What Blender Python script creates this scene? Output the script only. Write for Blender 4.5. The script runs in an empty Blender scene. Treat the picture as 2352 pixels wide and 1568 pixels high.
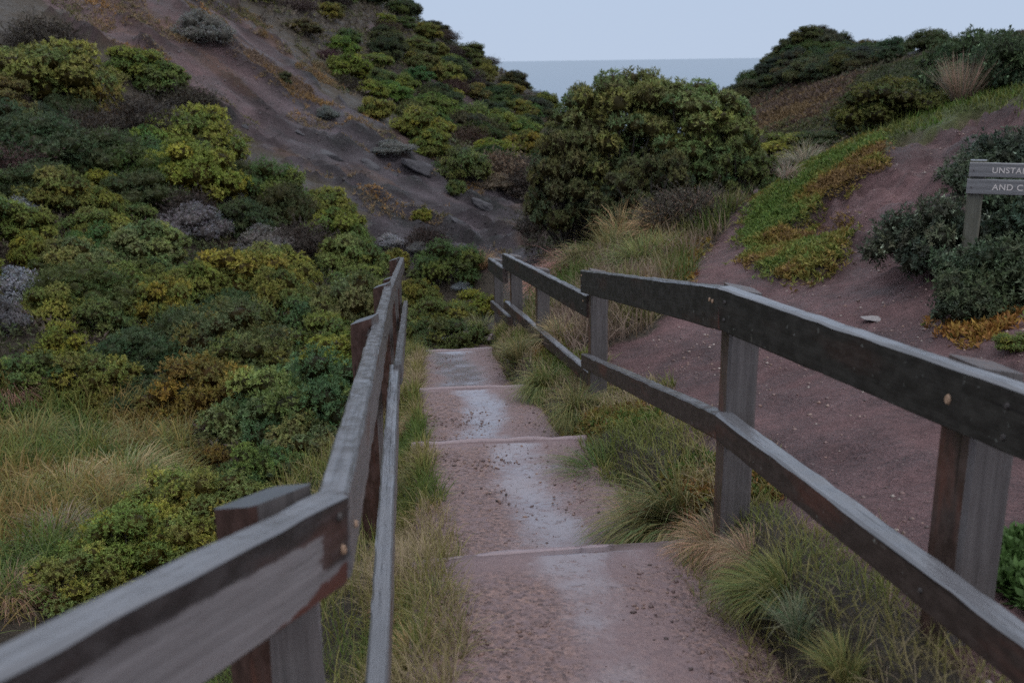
import bpy, math, random
import numpy as np
from mathutils import Matrix, Vector

R = math.radians
SC = bpy.context.scene
COL = SC.collection
rng = np.random.default_rng(7)
random.seed(7)

# ------------------------------------------------------------------ camera
PITCH, ROLL, LENS = R(15.72), R(-0.8), 35.0
cam_d = bpy.data.cameras.new('camera')
cam = bpy.data.objects.new('camera', cam_d); COL.objects.link(cam)
cam_d.lens = LENS; cam_d.sensor_width = 36.0; cam_d.clip_end = 90000; cam_d.clip_start = 0.05
CM = Matrix.Rotation(math.pi/2 - PITCH, 3, 'X') @ Matrix.Rotation(ROLL, 3, 'Z')
cam.matrix_world = CM.to_4x4()
cam_d.dof.use_dof = True; cam_d.dof.focus_distance = 6.2; cam_d.dof.aperture_fstop = 3.2
SC.camera = cam

# ------------------------------------------------------------------ world: even overcast at dusk
W = bpy.data.worlds.new('World'); SC.world = W; W.use_nodes = True
nt = W.node_tree; nt.nodes.clear()
out = nt.nodes.new('ShaderNodeOutputWorld'); bg = nt.nodes.new('ShaderNodeBackground')
sky = nt.nodes.new('ShaderNodeTexSky'); sky.sky_type = 'NISHITA'; sky.sun_disc = False
sky.sun_elevation = R(38); sky.sun_rotation = R(120); sky.air_density = 1.0; sky.dust_density = 3.0
sky_s = nt.nodes.new('ShaderNodeVectorMath'); sky_s.operation = 'SCALE'; sky_s.inputs['Scale'].default_value = 0.06
nt.links.new(sky.outputs[0], sky_s.inputs[0])
tc = nt.nodes.new('ShaderNodeTexCoord'); sep = nt.nodes.new('ShaderNodeSeparateXYZ')
nt.links.new(tc.outputs['Generated'], sep.inputs[0])
cr = nt.nodes.new('ShaderNodeValToRGB')
cr.color_ramp.elements[0].position = 0.0; cr.color_ramp.elements[0].color = (0.50, 0.60, 0.765, 1)
cr.color_ramp.elements[1].position = 1.0; cr.color_ramp.elements[1].color = (1.45, 1.50, 1.60, 1)
e = cr.color_ramp.elements.new(0.12); e.color = (0.465, 0.575, 0.765, 1)
e = cr.color_ramp.elements.new(0.45); e.color = (0.80, 0.88, 1.02, 1)
nt.links.new(sep.outputs['Z'], cr.inputs[0])
mx = nt.nodes.new('ShaderNodeMix'); mx.data_type = 'RGBA'; mx.inputs['Factor'].default_value = 0.92
nt.links.new(sky_s.outputs[0], mx.inputs['A']); nt.links.new(cr.outputs[0], mx.inputs['B'])
nt.links.new(mx.outputs['Result'], bg.inputs['Color']); bg.inputs['Strength'].default_value = 1.0
nt.links.new(bg.outputs[0], out.inputs['Surface'])

# ------------------------------------------------------------------ weak soft sun through cloud
sun_d = bpy.data.lights.new('sun', 'SUN'); sun = bpy.data.objects.new('sun', sun_d); COL.objects.link(sun)
sun_d.energy = 0.5; sun_d.angle = R(60); sun_d.color = (1.0, 0.96, 0.92)
sun.rotation_euler = (R(52), 0, R(60))

SC.view_settings.view_transform = 'Standard'; SC.view_settings.look = 'None'
SC.view_settings.exposure = 0.10; SC.view_settings.gamma = 1.0
SC.cycles.max_bounces = 3; SC.cycles.diffuse_bounces = 2; SC.cycles.glossy_bounces = 2
SC.cycles.transmission_bounces = 2; SC.cycles.transparent_max_bounces = 4
SC.cycles.use_denoising = False; SC.cycles.use_adaptive_sampling = True; SC.cycles.adaptive_threshold = .02
try: SC.cycles.denoising_prefilter = 'ACCURATE'
except Exception: pass

# ------------------------------------------------------------------ measuring helpers (metres; camera at the origin, y forward)
F = 2352 * LENS / 36.0; CU, CV = 1176.0, 784.0
CMn = np.array(CM)
def ray(u, v):
    d = CMn @ np.array([(u-CU)/F, -(v-CV)/F, -1.0]); return d / d[1]
def P(u, v, D): return ray(u, v) * D
def project(X):
    c = np.asarray(X) @ CMn
    z = np.where(-c[..., 2] > 1e-3, -c[..., 2], 1e-3)
    u = CU + F*c[..., 0]/z; v = CV - F*c[..., 1]/z
    return u, v, -c[..., 2]
def inpoly(u, v, poly):
    ins = np.zeros(u.shape, bool); n = len(poly); j = n-1
    for i in range(n):
        xi, yi = poly[i]; xj, yj = poly[j]
        c = ((yi > v) != (yj > v)) & (u < (xj-xi)*(v-yi)/((yj-yi) if yj != yi else 1e-9) + xi)
        ins ^= c; j = i
    return ins
def sm(a, b, x):
    t = np.clip((x-a)/(b-a), 0, 1); return t*t*(3-2*t)
_L = np.random.default_rng(3).random((256, 256))
def vn(x, y):
    xi = np.floor(x).astype(int); yi = np.floor(y).astype(int); fx = x-xi; fy = y-yi
    fx = fx*fx*(3-2*fx); fy = fy*fy*(3-2*fy); g = lambda a, b: _L[a & 255, b & 255]
    return (g(xi, yi)*(1-fx)+g(xi+1, yi)*fx)*(1-fy)+(g(xi, yi+1)*(1-fx)+g(xi+1, yi+1)*fx)*fy
def fbm(x, y, o=4):
    s = 0; a = .5
    for k in range(o): s = s + a*(vn(x*2**k+17.3*k, y*2**k+5.1*k)-.5); a *= .5
    return s

# ------------------------------------------------------------------ objects, meshes, materials
def tag(o, label=None, cat=None, group=None, kind=None):
    if label: o['label'] = label
    if cat: o['category'] = cat
    if group: o['group'] = group
    if kind: o['kind'] = kind
    return o
def link(name, me, parent=None, loc=None):
    o = bpy.data.objects.new(name, me); COL.objects.link(o)
    if parent is not None: o.parent = parent
    if loc is not None: o.location = loc
    return o
def empty(name, loc=(0, 0, 0), rz=0):
    o = link(name, None, None, loc); o.rotation_euler.z = rz; o.empty_display_size = .1; return o
def mesh_np(name, V, Fc, mats, col=None, smooth=False, midx=None):
    """V (n,3); Fc list of faces or int array (m,k); col (n,3)"""
    me = bpy.data.meshes.new(name)
    V = np.asarray(V, np.float32)
    if isinstance(Fc, np.ndarray):
        m, k = Fc.shape
        me.vertices.add(len(V)); me.vertices.foreach_set('co', V.ravel())
        me.loops.add(m*k); me.loops.foreach_set('vertex_index', Fc.ravel().astype(np.int32))
        me.polygons.add(m); me.polygons.foreach_set('loop_start', np.arange(0, m*k, k, dtype=np.int32))
        me.update(calc_edges=True)
    else:
        me.from_pydata([tuple(map(float, p)) for p in V], [], Fc)
    for q in (mats if isinstance(mats, (list, tuple)) else [mats]): me.materials.append(q)
    if midx is not None: me.polygons.foreach_set('material_index', np.asarray(midx, np.int32))
    if col is not None:
        a = me.color_attributes.new('tint', 'FLOAT_COLOR', 'POINT')
        c = np.ones((len(V), 4), np.float32); c[:, :3] = col; a.data.foreach_set('color', c.ravel())
    if smooth: me.polygons.foreach_set('use_smooth', np.ones(len(me.polygons), bool))
    me.update(); return me
def quads(name, Q, col, mat):
    """Q (n,4,3) separate quads, col (n,3) or (n,4,3)"""
    n = len(Q); f = np.arange(n*4).reshape(n, 4)
    c = np.repeat(col, 4, 0) if col.ndim == 2 else col.reshape(-1, 3)
    return mesh_np(name, Q.reshape(-1, 3), f, mat, c)

class NB:
    def __init__(s, name):
        s.m = bpy.data.materials.new(name); s.m.use_nodes = True; s.t = s.m.node_tree
        s.b = s.t.nodes['Principled BSDF']; s.o = s.t.nodes['Material Output']
    def n(s, typ, **kw):
        x = s.t.nodes.new('ShaderNode'+typ)
        for k, v in kw.items():
            if hasattr(x, k): setattr(x, k, v)
            else: x.inputs[k.replace('_', ' ')].default_value = v
        return x
    def l(s, a, b): s.t.links.new(a, b)
    def noise(s, vec, scale, detail=4, rough=.55):
        x = s.n('TexNoise'); x.inputs['Scale'].default_value = scale; x.inputs['Detail'].default_value = detail
        x.inputs['Roughness'].default_value = rough
        if vec is not None: s.l(vec, x.inputs['Vector'])
        return x.outputs['Fac']
    def ramp(s, fac, p0, p1, c0=0.0, c1=1.0):
        x = s.n('MapRange'); x.interpolation_type = 'SMOOTHSTEP'
        x.inputs['From Min'].default_value = p0; x.inputs['From Max'].default_value = p1
        x.inputs['To Min'].default_value = c0; x.inputs['To Max'].default_value = c1
        s.l(fac, x.inputs['Value']); return x.outputs['Result']
    def mix(s, fac, a, b, blend='MIX'):
        x = s.n('Mix', data_type='RGBA', blend_type=blend)
        for v, i in ((fac, 'Factor'), (a, 'A'), (b, 'B')):
            if isinstance(v, (int, float)): x.inputs[i].default_value = v
            elif isinstance(v, tuple): x.inputs[i].default_value = (*v, 1)
            else: s.l(v, x.inputs[i])
        return x.outputs['Result']
    def math(s, op, a, b=0.0):
        x = s.n('Math', operation=op)
        for v, i in ((a, 0), (b, 1)):
            if isinstance(v, (int, float)): x.inputs[i].default_value = v
            else: s.l(v, x.inputs[i])
        return x.outputs[0]
    def bump(s, h, dist, strength=1.0, prev=None):
        x = s.n('Bump'); x.inputs['Distance'].default_value = dist; x.inputs['Strength'].default_value = strength
        s.l(h, x.inputs['Height'])
        if prev is not None: s.l(prev, x.inputs['Normal'])
        return x.outputs[0]
    def attr(s, name): return s.n('Attribute', attribute_name=name)
    def coord(s, kind='Object', scale=None):
        o_ = s.n('TexCoord').outputs[kind]
        if scale is None: return o_
        mp = s.n('Mapping'); mp.inputs['Scale'].default_value = scale; s.l(o_, mp.inputs['Vector']); return mp.outputs[0]

def leaf_mat(name, transl=.25, rough=.55, spec=.25):
    b = NB(name)
    a = b.attr('tint'); oi = b.n('ObjectInfo')
    c = b.mix(1.0, a.outputs['Color'], oi.outputs['Color'], 'MULTIPLY')
    b.l(c, b.b.inputs['Base Color']); b.b.inputs['Roughness'].default_value = rough
    b.b.inputs['Specular IOR Level'].default_value = spec
    tr = b.n('BsdfTranslucent'); b.l(c, tr.inputs['Color'])
    ms = b.n('MixShader'); ms.inputs[0].default_value = transl
    b.l(b.b.outputs[0], ms.inputs[1]); b.l(tr.outputs[0], ms.inputs[2]); b.l(ms.outputs[0], b.o.inputs['Surface'])
    return b.m
M_LEAF = leaf_mat('leaf', .22, .5, .12); M_BLADE = leaf_mat('grass_blade', .3, .5, .2)

def m_twig():
    b = NB('twig'); c = b.coord()
    f = b.noise(c, 9)
    b.l(b.mix(f, (.030, .024, .020), (.10, .085, .075)), b.b.inputs['Base Color'])
    b.b.inputs['Roughness'].default_value = .8; return b.m
M_TWIG = m_twig()

def m_ground():
    b = NB('ground_soil'); c = b.coord('Object'); a = b.attr('tint')
    n1 = b.noise(c, 1.3, 3, .6); n2 = b.noise(c, 11, 6, .75); n3 = b.noise(c, 75, 2, .6)
    k = b.math('ADD', b.math('MULTIPLY', n1, .55), b.math('ADD', b.math('MULTIPLY', n2, .55), b.math('MULTIPLY', n3, .5)))
    v = b.ramp(k, .5, 1.1, .4, 1.6)
    hs = b.n('HueSaturation'); b.l(a.outputs['Color'], hs.inputs['Color']); b.l(v, hs.inputs['Value'])
    # pale and dark grit
    vo = b.n('TexVoronoi'); vo.inputs['Scale'].default_value = 38; b.l(c, vo.inputs['Vector'])
    g = b.ramp(vo.outputs['Distance'], .1, .3, 1, 0)
    vr = b.n('SeparateColor'); b.l(vo.outputs['Color'], vr.inputs[0])
    pale = b.math('MULTIPLY', g, b.ramp(vr.outputs[0], .84, .9)); dark = b.math('MULTIPLY', g, b.ramp(vr.outputs[1], .78, .84))
    col = b.mix(b.math('MULTIPLY', pale, .55), hs.outputs[0], (.34, .27, .24))
    col = b.mix(b.math('MULTIPLY', dark, .7), col, (.055, .04, .038))
    b.l(col, b.b.inputs['Base Color'])
    b.l(b.ramp(n1, .42, .62, .45, .8), b.b.inputs['Roughness'])
    b.b.inputs['Specular IOR Level'].default_value = .2
    b.l(b.bump(b.math('ADD', b.math('MULTIPLY', n2, .085), b.math('MULTIPLY', n3, .012)), 1.0, .9), b.b.inputs['Normal']); return b.m
def m_tread():
    b = NB('wet_gravel_path'); c = b.coord('Object'); a = b.attr('tint')
    s = b.n('SeparateColor'); b.l(a.outputs['Color'], s.inputs[0])      # R = how far into the worn wet runnel, G = silt at the nosing
    n1 = b.noise(c, 3.2, 5, .6); n2 = b.noise(c, 22, 5, .65); n3 = b.noise(c, 110, 3, .6)
    w = b.math('ADD', s.outputs[0], b.math('MULTIPLY', b.math('SUBTRACT', n1, .5), 1.3))
    w = b.math('ADD', w, b.math('MULTIPLY', b.math('SUBTRACT', n2, .5), .35))
    wet = b.math('MULTIPLY', b.ramp(w, .20, .85), b.ramp(b.noise(c, 26, 3, .6), .26, .46, .25, 1.0))
    vo = b.n('TexVoronoi'); vo.inputs['Scale'].default_value = 60; b.l(c, vo.inputs['Vector'])
    sc = b.n('SeparateColor'); b.l(vo.outputs['Color'], sc.inputs[0])
    pebcol = b.mix(sc.outputs[0], (.080, .048, .046), (.29, .175, .145))
    silt = b.mix(n2, (.150, .098, .100), (.235, .158, .160))
    gr = b.math('MULTIPLY', b.math('MULTIPLY', b.ramp(n2, .34, .54), b.ramp(b.math('ADD', n1, b.math('MULTIPLY', s.outputs[2], .25)), .42, .62, .3, 1.0)), b.math('SUBTRACT', 1.0, b.math('MAXIMUM', b.math('MULTIPLY', wet, .75), s.outputs[1])))
    col = b.mix(b.math('MULTIPLY', gr, .8), silt, pebcol)
    col = b.mix(b.math('MULTIPLY', wet, .6), col, (.150, .112, .122))
    b.l(col, b.b.inputs['Base Color'])
    b.l(b.math('ADD', b.math('MULTIPLY', b.math('SUBTRACT', 1.0, wet), .36), b.math('ADD', .17, b.math('MULTIPLY', n3, .12))), b.b.inputs['Roughness'])
    b.b.inputs['Specular IOR Level'].default_value = .55
    b.l(b.math('MULTIPLY', wet, .9), b.b.inputs['Coat Weight']); b.b.inputs['Coat Roughness'].default_value = .07; b.b.inputs['Coat IOR'].default_value = 1.4
    amt = b.math('SUBTRACT', 1.0, b.math('MULTIPLY', wet, .85))
    hp = b.math('MULTIPLY', b.math('MULTIPLY', b.ramp(vo.outputs['Distance'], 0, .6, 1, 0), gr), amt)
    hh = b.math('ADD', b.math('MULTIPLY', hp, .009), b.math('ADD', b.math('MULTIPLY', b.math('MULTIPLY', n2, amt), .014), b.math('MULTIPLY', n1, .010)))
    b.l(b.bump(hh, 1.0, .9), b.b.inputs['Normal']); return b.m

def m_wood(name, band=None, stain=.5, grey=(.20, .195, .20), dark=(.035, .027, .022), rust=.15, flat=False, wear=.1, end=None, rough=(.28, .5), spec=.5):
    """weathered timber: bare grey wood where the dark stain has peeled; local x runs along the piece.
    band=(z0,amp): stain left above z0; stain: overall share of dark stain"""
    b = NB(name); c = b.coord('Object'); sp = b.n('SeparateXYZ'); b.l(c, sp.inputs[0])
    g = b.noise(b.coord('Object', (2.2, 55, 55)), 1, 5, .6); g2 = b.noise(b.coord('Object', (5, 140, 140)), 1, 3, .6)
    p1 = b.noise(b.coord('Object', (1.6, 7, 7)), 1, 4, .6); p2 = b.noise(b.coord('Object', (14, 26, 26)), 1, 4, .65)
    wood = b.mix(b.ramp(g, .25, .75), tuple(x*.72 for x in grey), tuple(min(1, x*1.2) for x in grey))
    wood = b.mix(b.math('MULTIPLY', b.ramp(g2, .55, .75), .5), wood, tuple(x*.4 for x in grey))
    lich = b.ramp(b.noise(c, 45, 2), .70, .76)
    dk = b.mix(b.ramp(p2, .35, .7), dark, tuple(x*1.9 for x in dark))
    dk = b.mix(b.math('MULTIPLY', b.ramp(p1, .55, .75), rust), dk, (.16, .05, .03))
    k = b.math('ADD', b.math('MULTIPLY', b.math('SUBTRACT', p1, .5), 1.6), b.math('MULTIPLY', b.math('SUBTRACT', p2, .5), .8))
    if band is not None:
        z0, amp = band
        k = b.math('ADD', b.math('MULTIPLY', k, amp), b.math('MULTIPLY', b.math('SUBTRACT', sp.outputs[2], z0), 12.0))
        mask = b.ramp(k, -.06, .06)
        if end is not None:      # stain that survived around the fixing at the far end, reddish wood along the lower edge there
            ex = b.math('ADD', b.math('MULTIPLY', b.math('SUBTRACT', sp.outputs[0], end-.115), 14.0), b.math('MULTIPLY', b.math('SUBTRACT', p2, .5), 2.2))
            ex = b.math('MULTIPLY', b.ramp(ex, -.1, .3), b.ramp(b.math('ADD', sp.outputs[2], b.math('MULTIPLY', b.math('SUBTRACT', p2, .5), .03)), -.045, -.03))
            mask = b.math('MAXIMUM', mask, ex)
            lo = b.math('ADD', b.math('MULTIPLY', b.math('SUBTRACT', sp.outputs[0], end-.30), .16), b.math('ADD', b.math('MULTIPLY', b.math('SUBTRACT', p2, .5), .05), -.092))
            low = b.ramp(b.math('SUBTRACT', lo, sp.outputs[2]), -.004, .004)
            wood = b.mix(low, wood, (.085, .032, .024))
    else:
        mask = b.ramp(b.math('ADD', k, stain), .42, .58)
    col = b.mix(mask, wood, dk)
    if wear: 
        vs = b.ramp(b.noise(b.coord('Object', (55, 10, 6)), 1, 2), .72, .78)
        col = b.mix(b.math('MULTIPLY', vs, wear), col, (.22, .2, .15))
        col = b.mix(b.math('MULTIPLY', lich, wear), col, (.30, .31, .28))
    b.l(col, b.b.inputs['Base Color'])
    b.l(b.ramp(p2, .3, .7, *rough), b.b.inputs['Roughness']); b.b.inputs['Specular IOR Level'].default_value = spec
    col = b.mix(b.math('MULTIPLY', b.ramp(b.noise(b.coord('Object', (1.1, 48, 48)), 1, 2), .66, .70), .8), col, (.012, .010, .009)); b.l(col, b.b.inputs['Base Color'])
    b.l(b.bump(b.math('ADD', b.math('MULTIPLY', g, .004), b.math('MULTIPLY', p2, .004)), 1.0, .7), b.b.inputs['Normal']); return b.m

def m_simple(name, col, rough=.7, var=.3, scale=30, bump=.004, spec=.4):
    b = NB(name); c = b.coord('Object'); n_ = b.noise(c, scale, 5, .6)
    b.l(b.mix(n_, tuple(x*(1-var) for x in col), tuple(x*(1+var) for x in col)), b.b.inputs['Base Color'])
    b.b.inputs['Roughness'].default_value = rough; b.b.inputs['Specular IOR Level'].default_value = spec
    b.l(b.bump(n_, bump), b.b.inputs['Normal']); return b.m

def m_water():
    b = NB('sea_water'); c = b.coord('Object')
    b.b.inputs['Base Color'].default_value = (.11, .16, .21, 1)
    b.b.inputs['Roughness'].default_value = .22; b.b.inputs['IOR'].default_value = 1.33
    return b.m
M_GROUND, M_TREAD = m_ground(), m_tread()
M_ROCK = m_simple('dark_rock', (.05, .046, .052), .6, .5, 9, .05)
M_STONE = m_simple('flat_stone', (.30, .27, .27), .6, .25, 20, .01)

# ================================================================== PATH LAYOUT
# nosing lines of the steps: left end, right end (u, v, distance)
NOSE = [((1005, 1277, 3.75), (1545, 1244, 3.92)),
        ((985, 1016, 5.95), (1295, 1007, 6.05)),
        ((967, 894, 8.2), (1170, 887, 8.3)),
        ((975, 807, 10.9), (1105, 801, 11.0)),
        ((985, 770, 12.4), (1105, 770, 12.45))]
NL = [P(*a) for a, b in NOSE]; NR = [P(*b) for a, b in NOSE]
NOSES = []
for a, b in zip(NL, NR):
    d = b-a; w = np.linalg.norm(d[:2]); d = d/w; d[2] *= .6; m = (a+b)/2
    NOSES.append((m-d*(w/2+.09), m+d*(w/2+.13)))
# path before the camera and beyond the last step
a0, b0 = NOSES[0]
PRE = (np.array([-.12, -1.2, -1.50]), np.array([1.10, -1.2, -1.48]))
POST_ = (NOSES[4][0]+np.array([-.25, 2.0, -.42]), NOSES[4][1]+np.array([-.25, 2.0, -.42]))
LINES = [PRE]+NOSES+[POST_]
RISE = .13

# ================================================================== TERRAIN
def G(u, v, D, h=0.0):
    p = P(u, v, D); return (p[0], p[1], p[2]-h)
CP = []
# path banks
for (a, b) in [PRE]+NOSES:
    CP += [(a[0]-.05, a[1], a[2]+.0), (b[0]+.05, b[1], b[2]+.03)]
CP += [(-.9, 4.2, -2.45), (-1.05, 6.0, -2.95), (-1.6, 8.2, -3.35), (-1.9, 11, -3.75), (-1.6, 13.0, -3.85), (-.75, 2.0, -1.98), (-1.0, .5, -1.75), (-1.8, -1.5, -1.8)]
CP += [(-1.9, 3.0, -2.72), (-2.4, 5, -3.15), (-2.6, 8, -3.65)]
# right fence base and track
CP += [G(1690, 1165, 3.86), G(1375, 905, 7.27), G(1250, 790, 9.1), (1.15, 2.3, -1.56), (1.5, .5, -1.42), (2.4, -2, -1.3), (.05, 11.2, -3.0)]
CP += [G(1900, 1000, 4.5), G(2300, 1300, 2.9), G(1560, 900, 6.5), G(1700, 700, 8.7), G(1640, 560, 11.8), G(1700, 500, 14.2), G(1745, 440, 17.5),
       G(2100, 720, 6.9), G(2350, 800, 5.2), G(1900, 640, 8.7), G(2000, 640, 8.0), G(2350, 620, 6.3, .15), G(2200, 560, 7.6, .2)]
# mound
CP += [G(1760, 580, 10.6), G(1790, 430, 12.4), G(1900, 360, 12.6), G(2000, 310, 13.0), G(2150, 225, 14.2), G(2352, 195, 14.5), G(2000, 430, 10.6), G(2100, 480, 9.2), G(1870, 480, 11.0),
       G(2200, 330, 10.6), G(2352, 260, 11.5), G(2352, 420, 8.2, .2), G(1950, 540, 9.4), (9, 16, -.2), (9, 6, -.6), (6, 2, -1.0), (5, -2, -1.1), (14, 10, .3)]
# behind mound, far right hill
CP += [G(1830, 400, 19, .3), G(1960, 330, 20, .3), G(2150, 250, 22, .4), G(1750, 350, 22, .5), G(1760, 300, 29), G(1800, 240, 33), G(1900, 180, 37), G(1870, 44, 44, .4), G(1775, 158, 42, .4), G(1690, 225, 41, .4),
       G(1960, 112, 44, .3), G(2040, 135, 42, .3), G(2140, 110, 34), G(2300, 130, 25, .3), G(2352, 100, 28, .3), (20, 30, 1.2), (30, 45, 1.5), (40, 20, 2)]
CP += [(12, 60, -6), (25, 70, -4), (9, 64, -14), (45, 80, -6), (14, 49, -1.0), (7.5, 47, -5)]
# gully and grass bank on its right
CP += [G(1450, 600, 10.2, .25), G(1320, 620, 11.2, .3), G(1550, 520, 12.6, .2), G(1500, 460, 14.3, .3), G(1380, 540, 12.6, .4), G(1620, 480, 15, .2),
       G(1270, 640, 12.6, .3), G(1200, 590, 20), G(1130, 610, 18.5), G(1050, 720, 15.5, .5), G(1090, 650, 17.5, .35), G(970, 680, 15.5, .5), G(1250, 560, 23), G(1280, 530, 22, .2), G(1450, 480, 18.5, .1), G(1560, 430, 20, .5), G(1650, 400, 21, .5), G(1350, 400, 26, .4), G(1450, 330, 30, 1.2), G(1600, 330, 30, 1.5), (4, 40, -4.5)]
# left slope (shrub tops lowered by the shrub height)
CP += [G(0, 1320, 5.2, .15), G(200, 1050, 7.8, .3), G(0, 950, 9.5, .3), G(0, 600, 14, .5), G(0, 300, 19, .5), G(0, 0, 26, .4), G(-300, 300, 17, .3), G(-300, 900, 8.5, .3), G(-600, 600, 11), G(-400, 0, 24),
       G(350, 1050, 7.6, .3), G(400, 900, 9.8, .5), G(300, 700, 12.6, .5), G(400, 560, 16, .5), G(600, 800, 11, .5), G(600, 640, 15, .5), G(800, 640, 15.5, .5), G(400, 300, 23, .5), G(420, 0, 33),
       G(700, 430, 22), G(850, 500, 21.5), G(1000, 450, 26), G(1000, 560, 21), G(800, 330, 28), G(600, 250, 28), G(820, 200, 36, .3), G(700, 0, 45, .3), G(550, 100, 34), G(960, 280, 36, .3), G(1100, 400, 29, .2), G(1200, 450, 28, .3),
       G(1100, 300, 42, .4), G(1200, 330, 38, .4), G(1000, 130, 55, .4), G(1200, 230, 56, .4), G(900, 12, 62, .4), G(1080, 108, 62, .5), G(1190, 178, 62, .5), G(1285, 236, 60, .5), G(850, -60, 60, .3), G(600, -150, 55)]
CP += [(-25, 66, 2.0), (-8, 72, -4), (0, 75, -11), (-45, 70, 8), (-40, 40, 9), (-30, 15, 3), (-15, 3, -1.5), (-14, -4, -1.5), (-5, -4, -1.8), (-20, 85, -10), (10, 90, -25), (-50, 100, -10), (50, 100, -20), (60, 0, 3), (0, 110, -42), (-60, 110, -42), (60, 110, -42), (30, -6, -.5), (-60, 0, 8)]
CP = np.array(CP, float)
def solve_rbf(C, lam=.12):
    n = len(C); d = np.hypot(C[:, None, 0]-C[None, :, 0], C[:, None, 1]-C[None, :, 1])
    A = np.zeros((n+3, n+3)); A[:n, :n] = -d+np.eye(n)*lam*.5; A[:n, n] = 1; A[n, :n] = 1
    A[:n, n+1:] = C[:, :2]; A[n+1:, :n] = C[:, :2].T
    return np.linalg.solve(A, np.concatenate([C[:, 2], [0, 0, 0]]))
WT = solve_rbf(CP)
def base_h(x, y):
    s = x.shape; x = x.ravel(); y = y.ravel(); out = np.empty(x.size)
    for i in range(0, x.size, 20000):
        d = np.hypot(x[i:i+20000, None]-CP[None, :, 0], y[i:i+20000, None]-CP[None, :, 1])
        out[i:i+20000] = -d @ WT[:len(CP)] + WT[-3] + WT[-2]*x[i:i+20000] + WT[-1]*y[i:i+20000]
    return out.reshape(s)
def axis(marks):
    """marks: [(position, spacing), ...] -> coordinates with smoothly changing spacing"""
    p = marks[0][0]; c = [p]; ms, sp = zip(*marks)
    while p < marks[-1][0]: p += float(np.interp(p, ms, sp)); c.append(p)
    return np.array(c)
GX = axis([(-60, 1.5), (-20, .5), (-14, .17), (-3, .13), (-1.5, .055), (3.2, .055), (8, .13), (16, .4), (62, 1.5)])
GY = axis([(-6, .4), (1.2, .06), (10.5, .06), (16, .11), (34, .17), (44, .5), (70, .7), (112, 1.5)])
XX, YY = np.meshgrid(GX, GY); ZZ = base_h(XX, YY)
U0, V0, D0 = project(np.stack([XX, YY, ZZ], -1))
infront = D0 > .3
def zone(poly, jit=14):
    ju = U0+fbm(XX*1.7, YY*1.7)*jit*5; jv = V0+fbm(XX*1.7+40, YY*1.7+9)*jit*5
    return (inpoly(ju, jv, poly) & infront).astype(float)
Z_SLOPE = [(60, -60), (110, 20), (250, 115), (330, 150), (430, 215), (520, 300), (640, 345), (700, 410), (790, 430), (850, 520), (900, 580), (960, 610), (1100, 640), (1255, 620), (1240, 520), (1185, 440), (1085, 385), (965, 325), (860, 295), (830, 265), (765, 245), (740, 190), (735, 160), (640, 95), (560, 45), (500, -60)]
Z_STRIP = [(850, 60), (1000, 140), (1090, 230), (1110, 270), (1050, 262), (960, 180), (835, 95)]
Z_TRACK = [(1440, 935), (1350, 850), (1420, 790), (1500, 765), (1545, 700), (1585, 640), (1600, 580), (1690, 500), (1730, 430), (1760, 440), (1725, 500), (1715, 600), (1830, 645), (1890, 620), (1940, 540), (1840, 545), (1800, 525), (1860, 490), (1900, 450), (1990, 400), (2020, 360), (2050, 310), (2150, 300), (2240, 250), (2352, 235), (3400, 200), (3400, 4000), (2800, 2400), (2130, 1450), (1900, 1240), (1650, 1055)]
Z_FARR = [(1700, 240), (1780, 190), (1880, 180), (1950, 150), (1990, 150), (1930, 240), (1860, 290), (1740, 305)]
Z_CREST = [(1790, 420), (1900, 340), (2010, 280), (2150, 225), (2500, 170), (2500, 235), (2240, 262), (2150, 300), (2040, 330), (2010, 380), (1900, 440), (1850, 500), (1720, 520)]
zs, zst, ztr, zfr, zcr = zone(Z_SLOPE), zone(Z_STRIP, 6), zone(Z_TRACK, 9), zone(Z_FARR, 5), zone(Z_CREST, 8)
far_ = YY > 24
zfr *= far_; zst *= YY > 35; zs *= (YY > 15) & (XX < 3); ztr *= (YY < 22) & (XX > .3); zcr *= (YY < 18)
bare = np.maximum.reduce([zs, zst, ztr, zfr])
# surface relief
Z = ZZ.copy()
Z += fbm(XX*.35, YY*.35, 3)*.5*sm(12, 26, YY)
al_ = (XX*.914-YY*.406); ac_ = (XX*.406+YY*.914)          # along and across the fall line of the bare slope
rid = np.abs(fbm(al_*.28, ac_*.8, 4)); led = fbm(al_*.7+7, ac_*1.9, 4)
Z += zs*(-(rid*1.1)+.12)*.7 + zs*np.clip(led-.05, 0, .3)*1.5
Z += fbm(XX*2.1, YY*2.1, 4)*.16*(.35+.65*np.maximum(zs, sm(9, 14, YY)))
Z += fbm(XX*5.3, YY*5.3, 3)*.06*(1-.4*ztr)
zm_up = sm(-1.95, -1.6, Z)*ztr*sm(6.5, 8, YY)
mlump = fbm(XX*2.2+9, YY*2.2, 5)
Z += zm_up*(mlump*.5-np.clip(np.abs(fbm(XX*1.3, YY*1.1+4, 3)), 0, .1)*1.2)
Z += ztr*(np.abs(fbm(XX*1.9+3, YY*1.5, 4))*-.16+fbm(XX*9, YY*9, 3)*.022)
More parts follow.
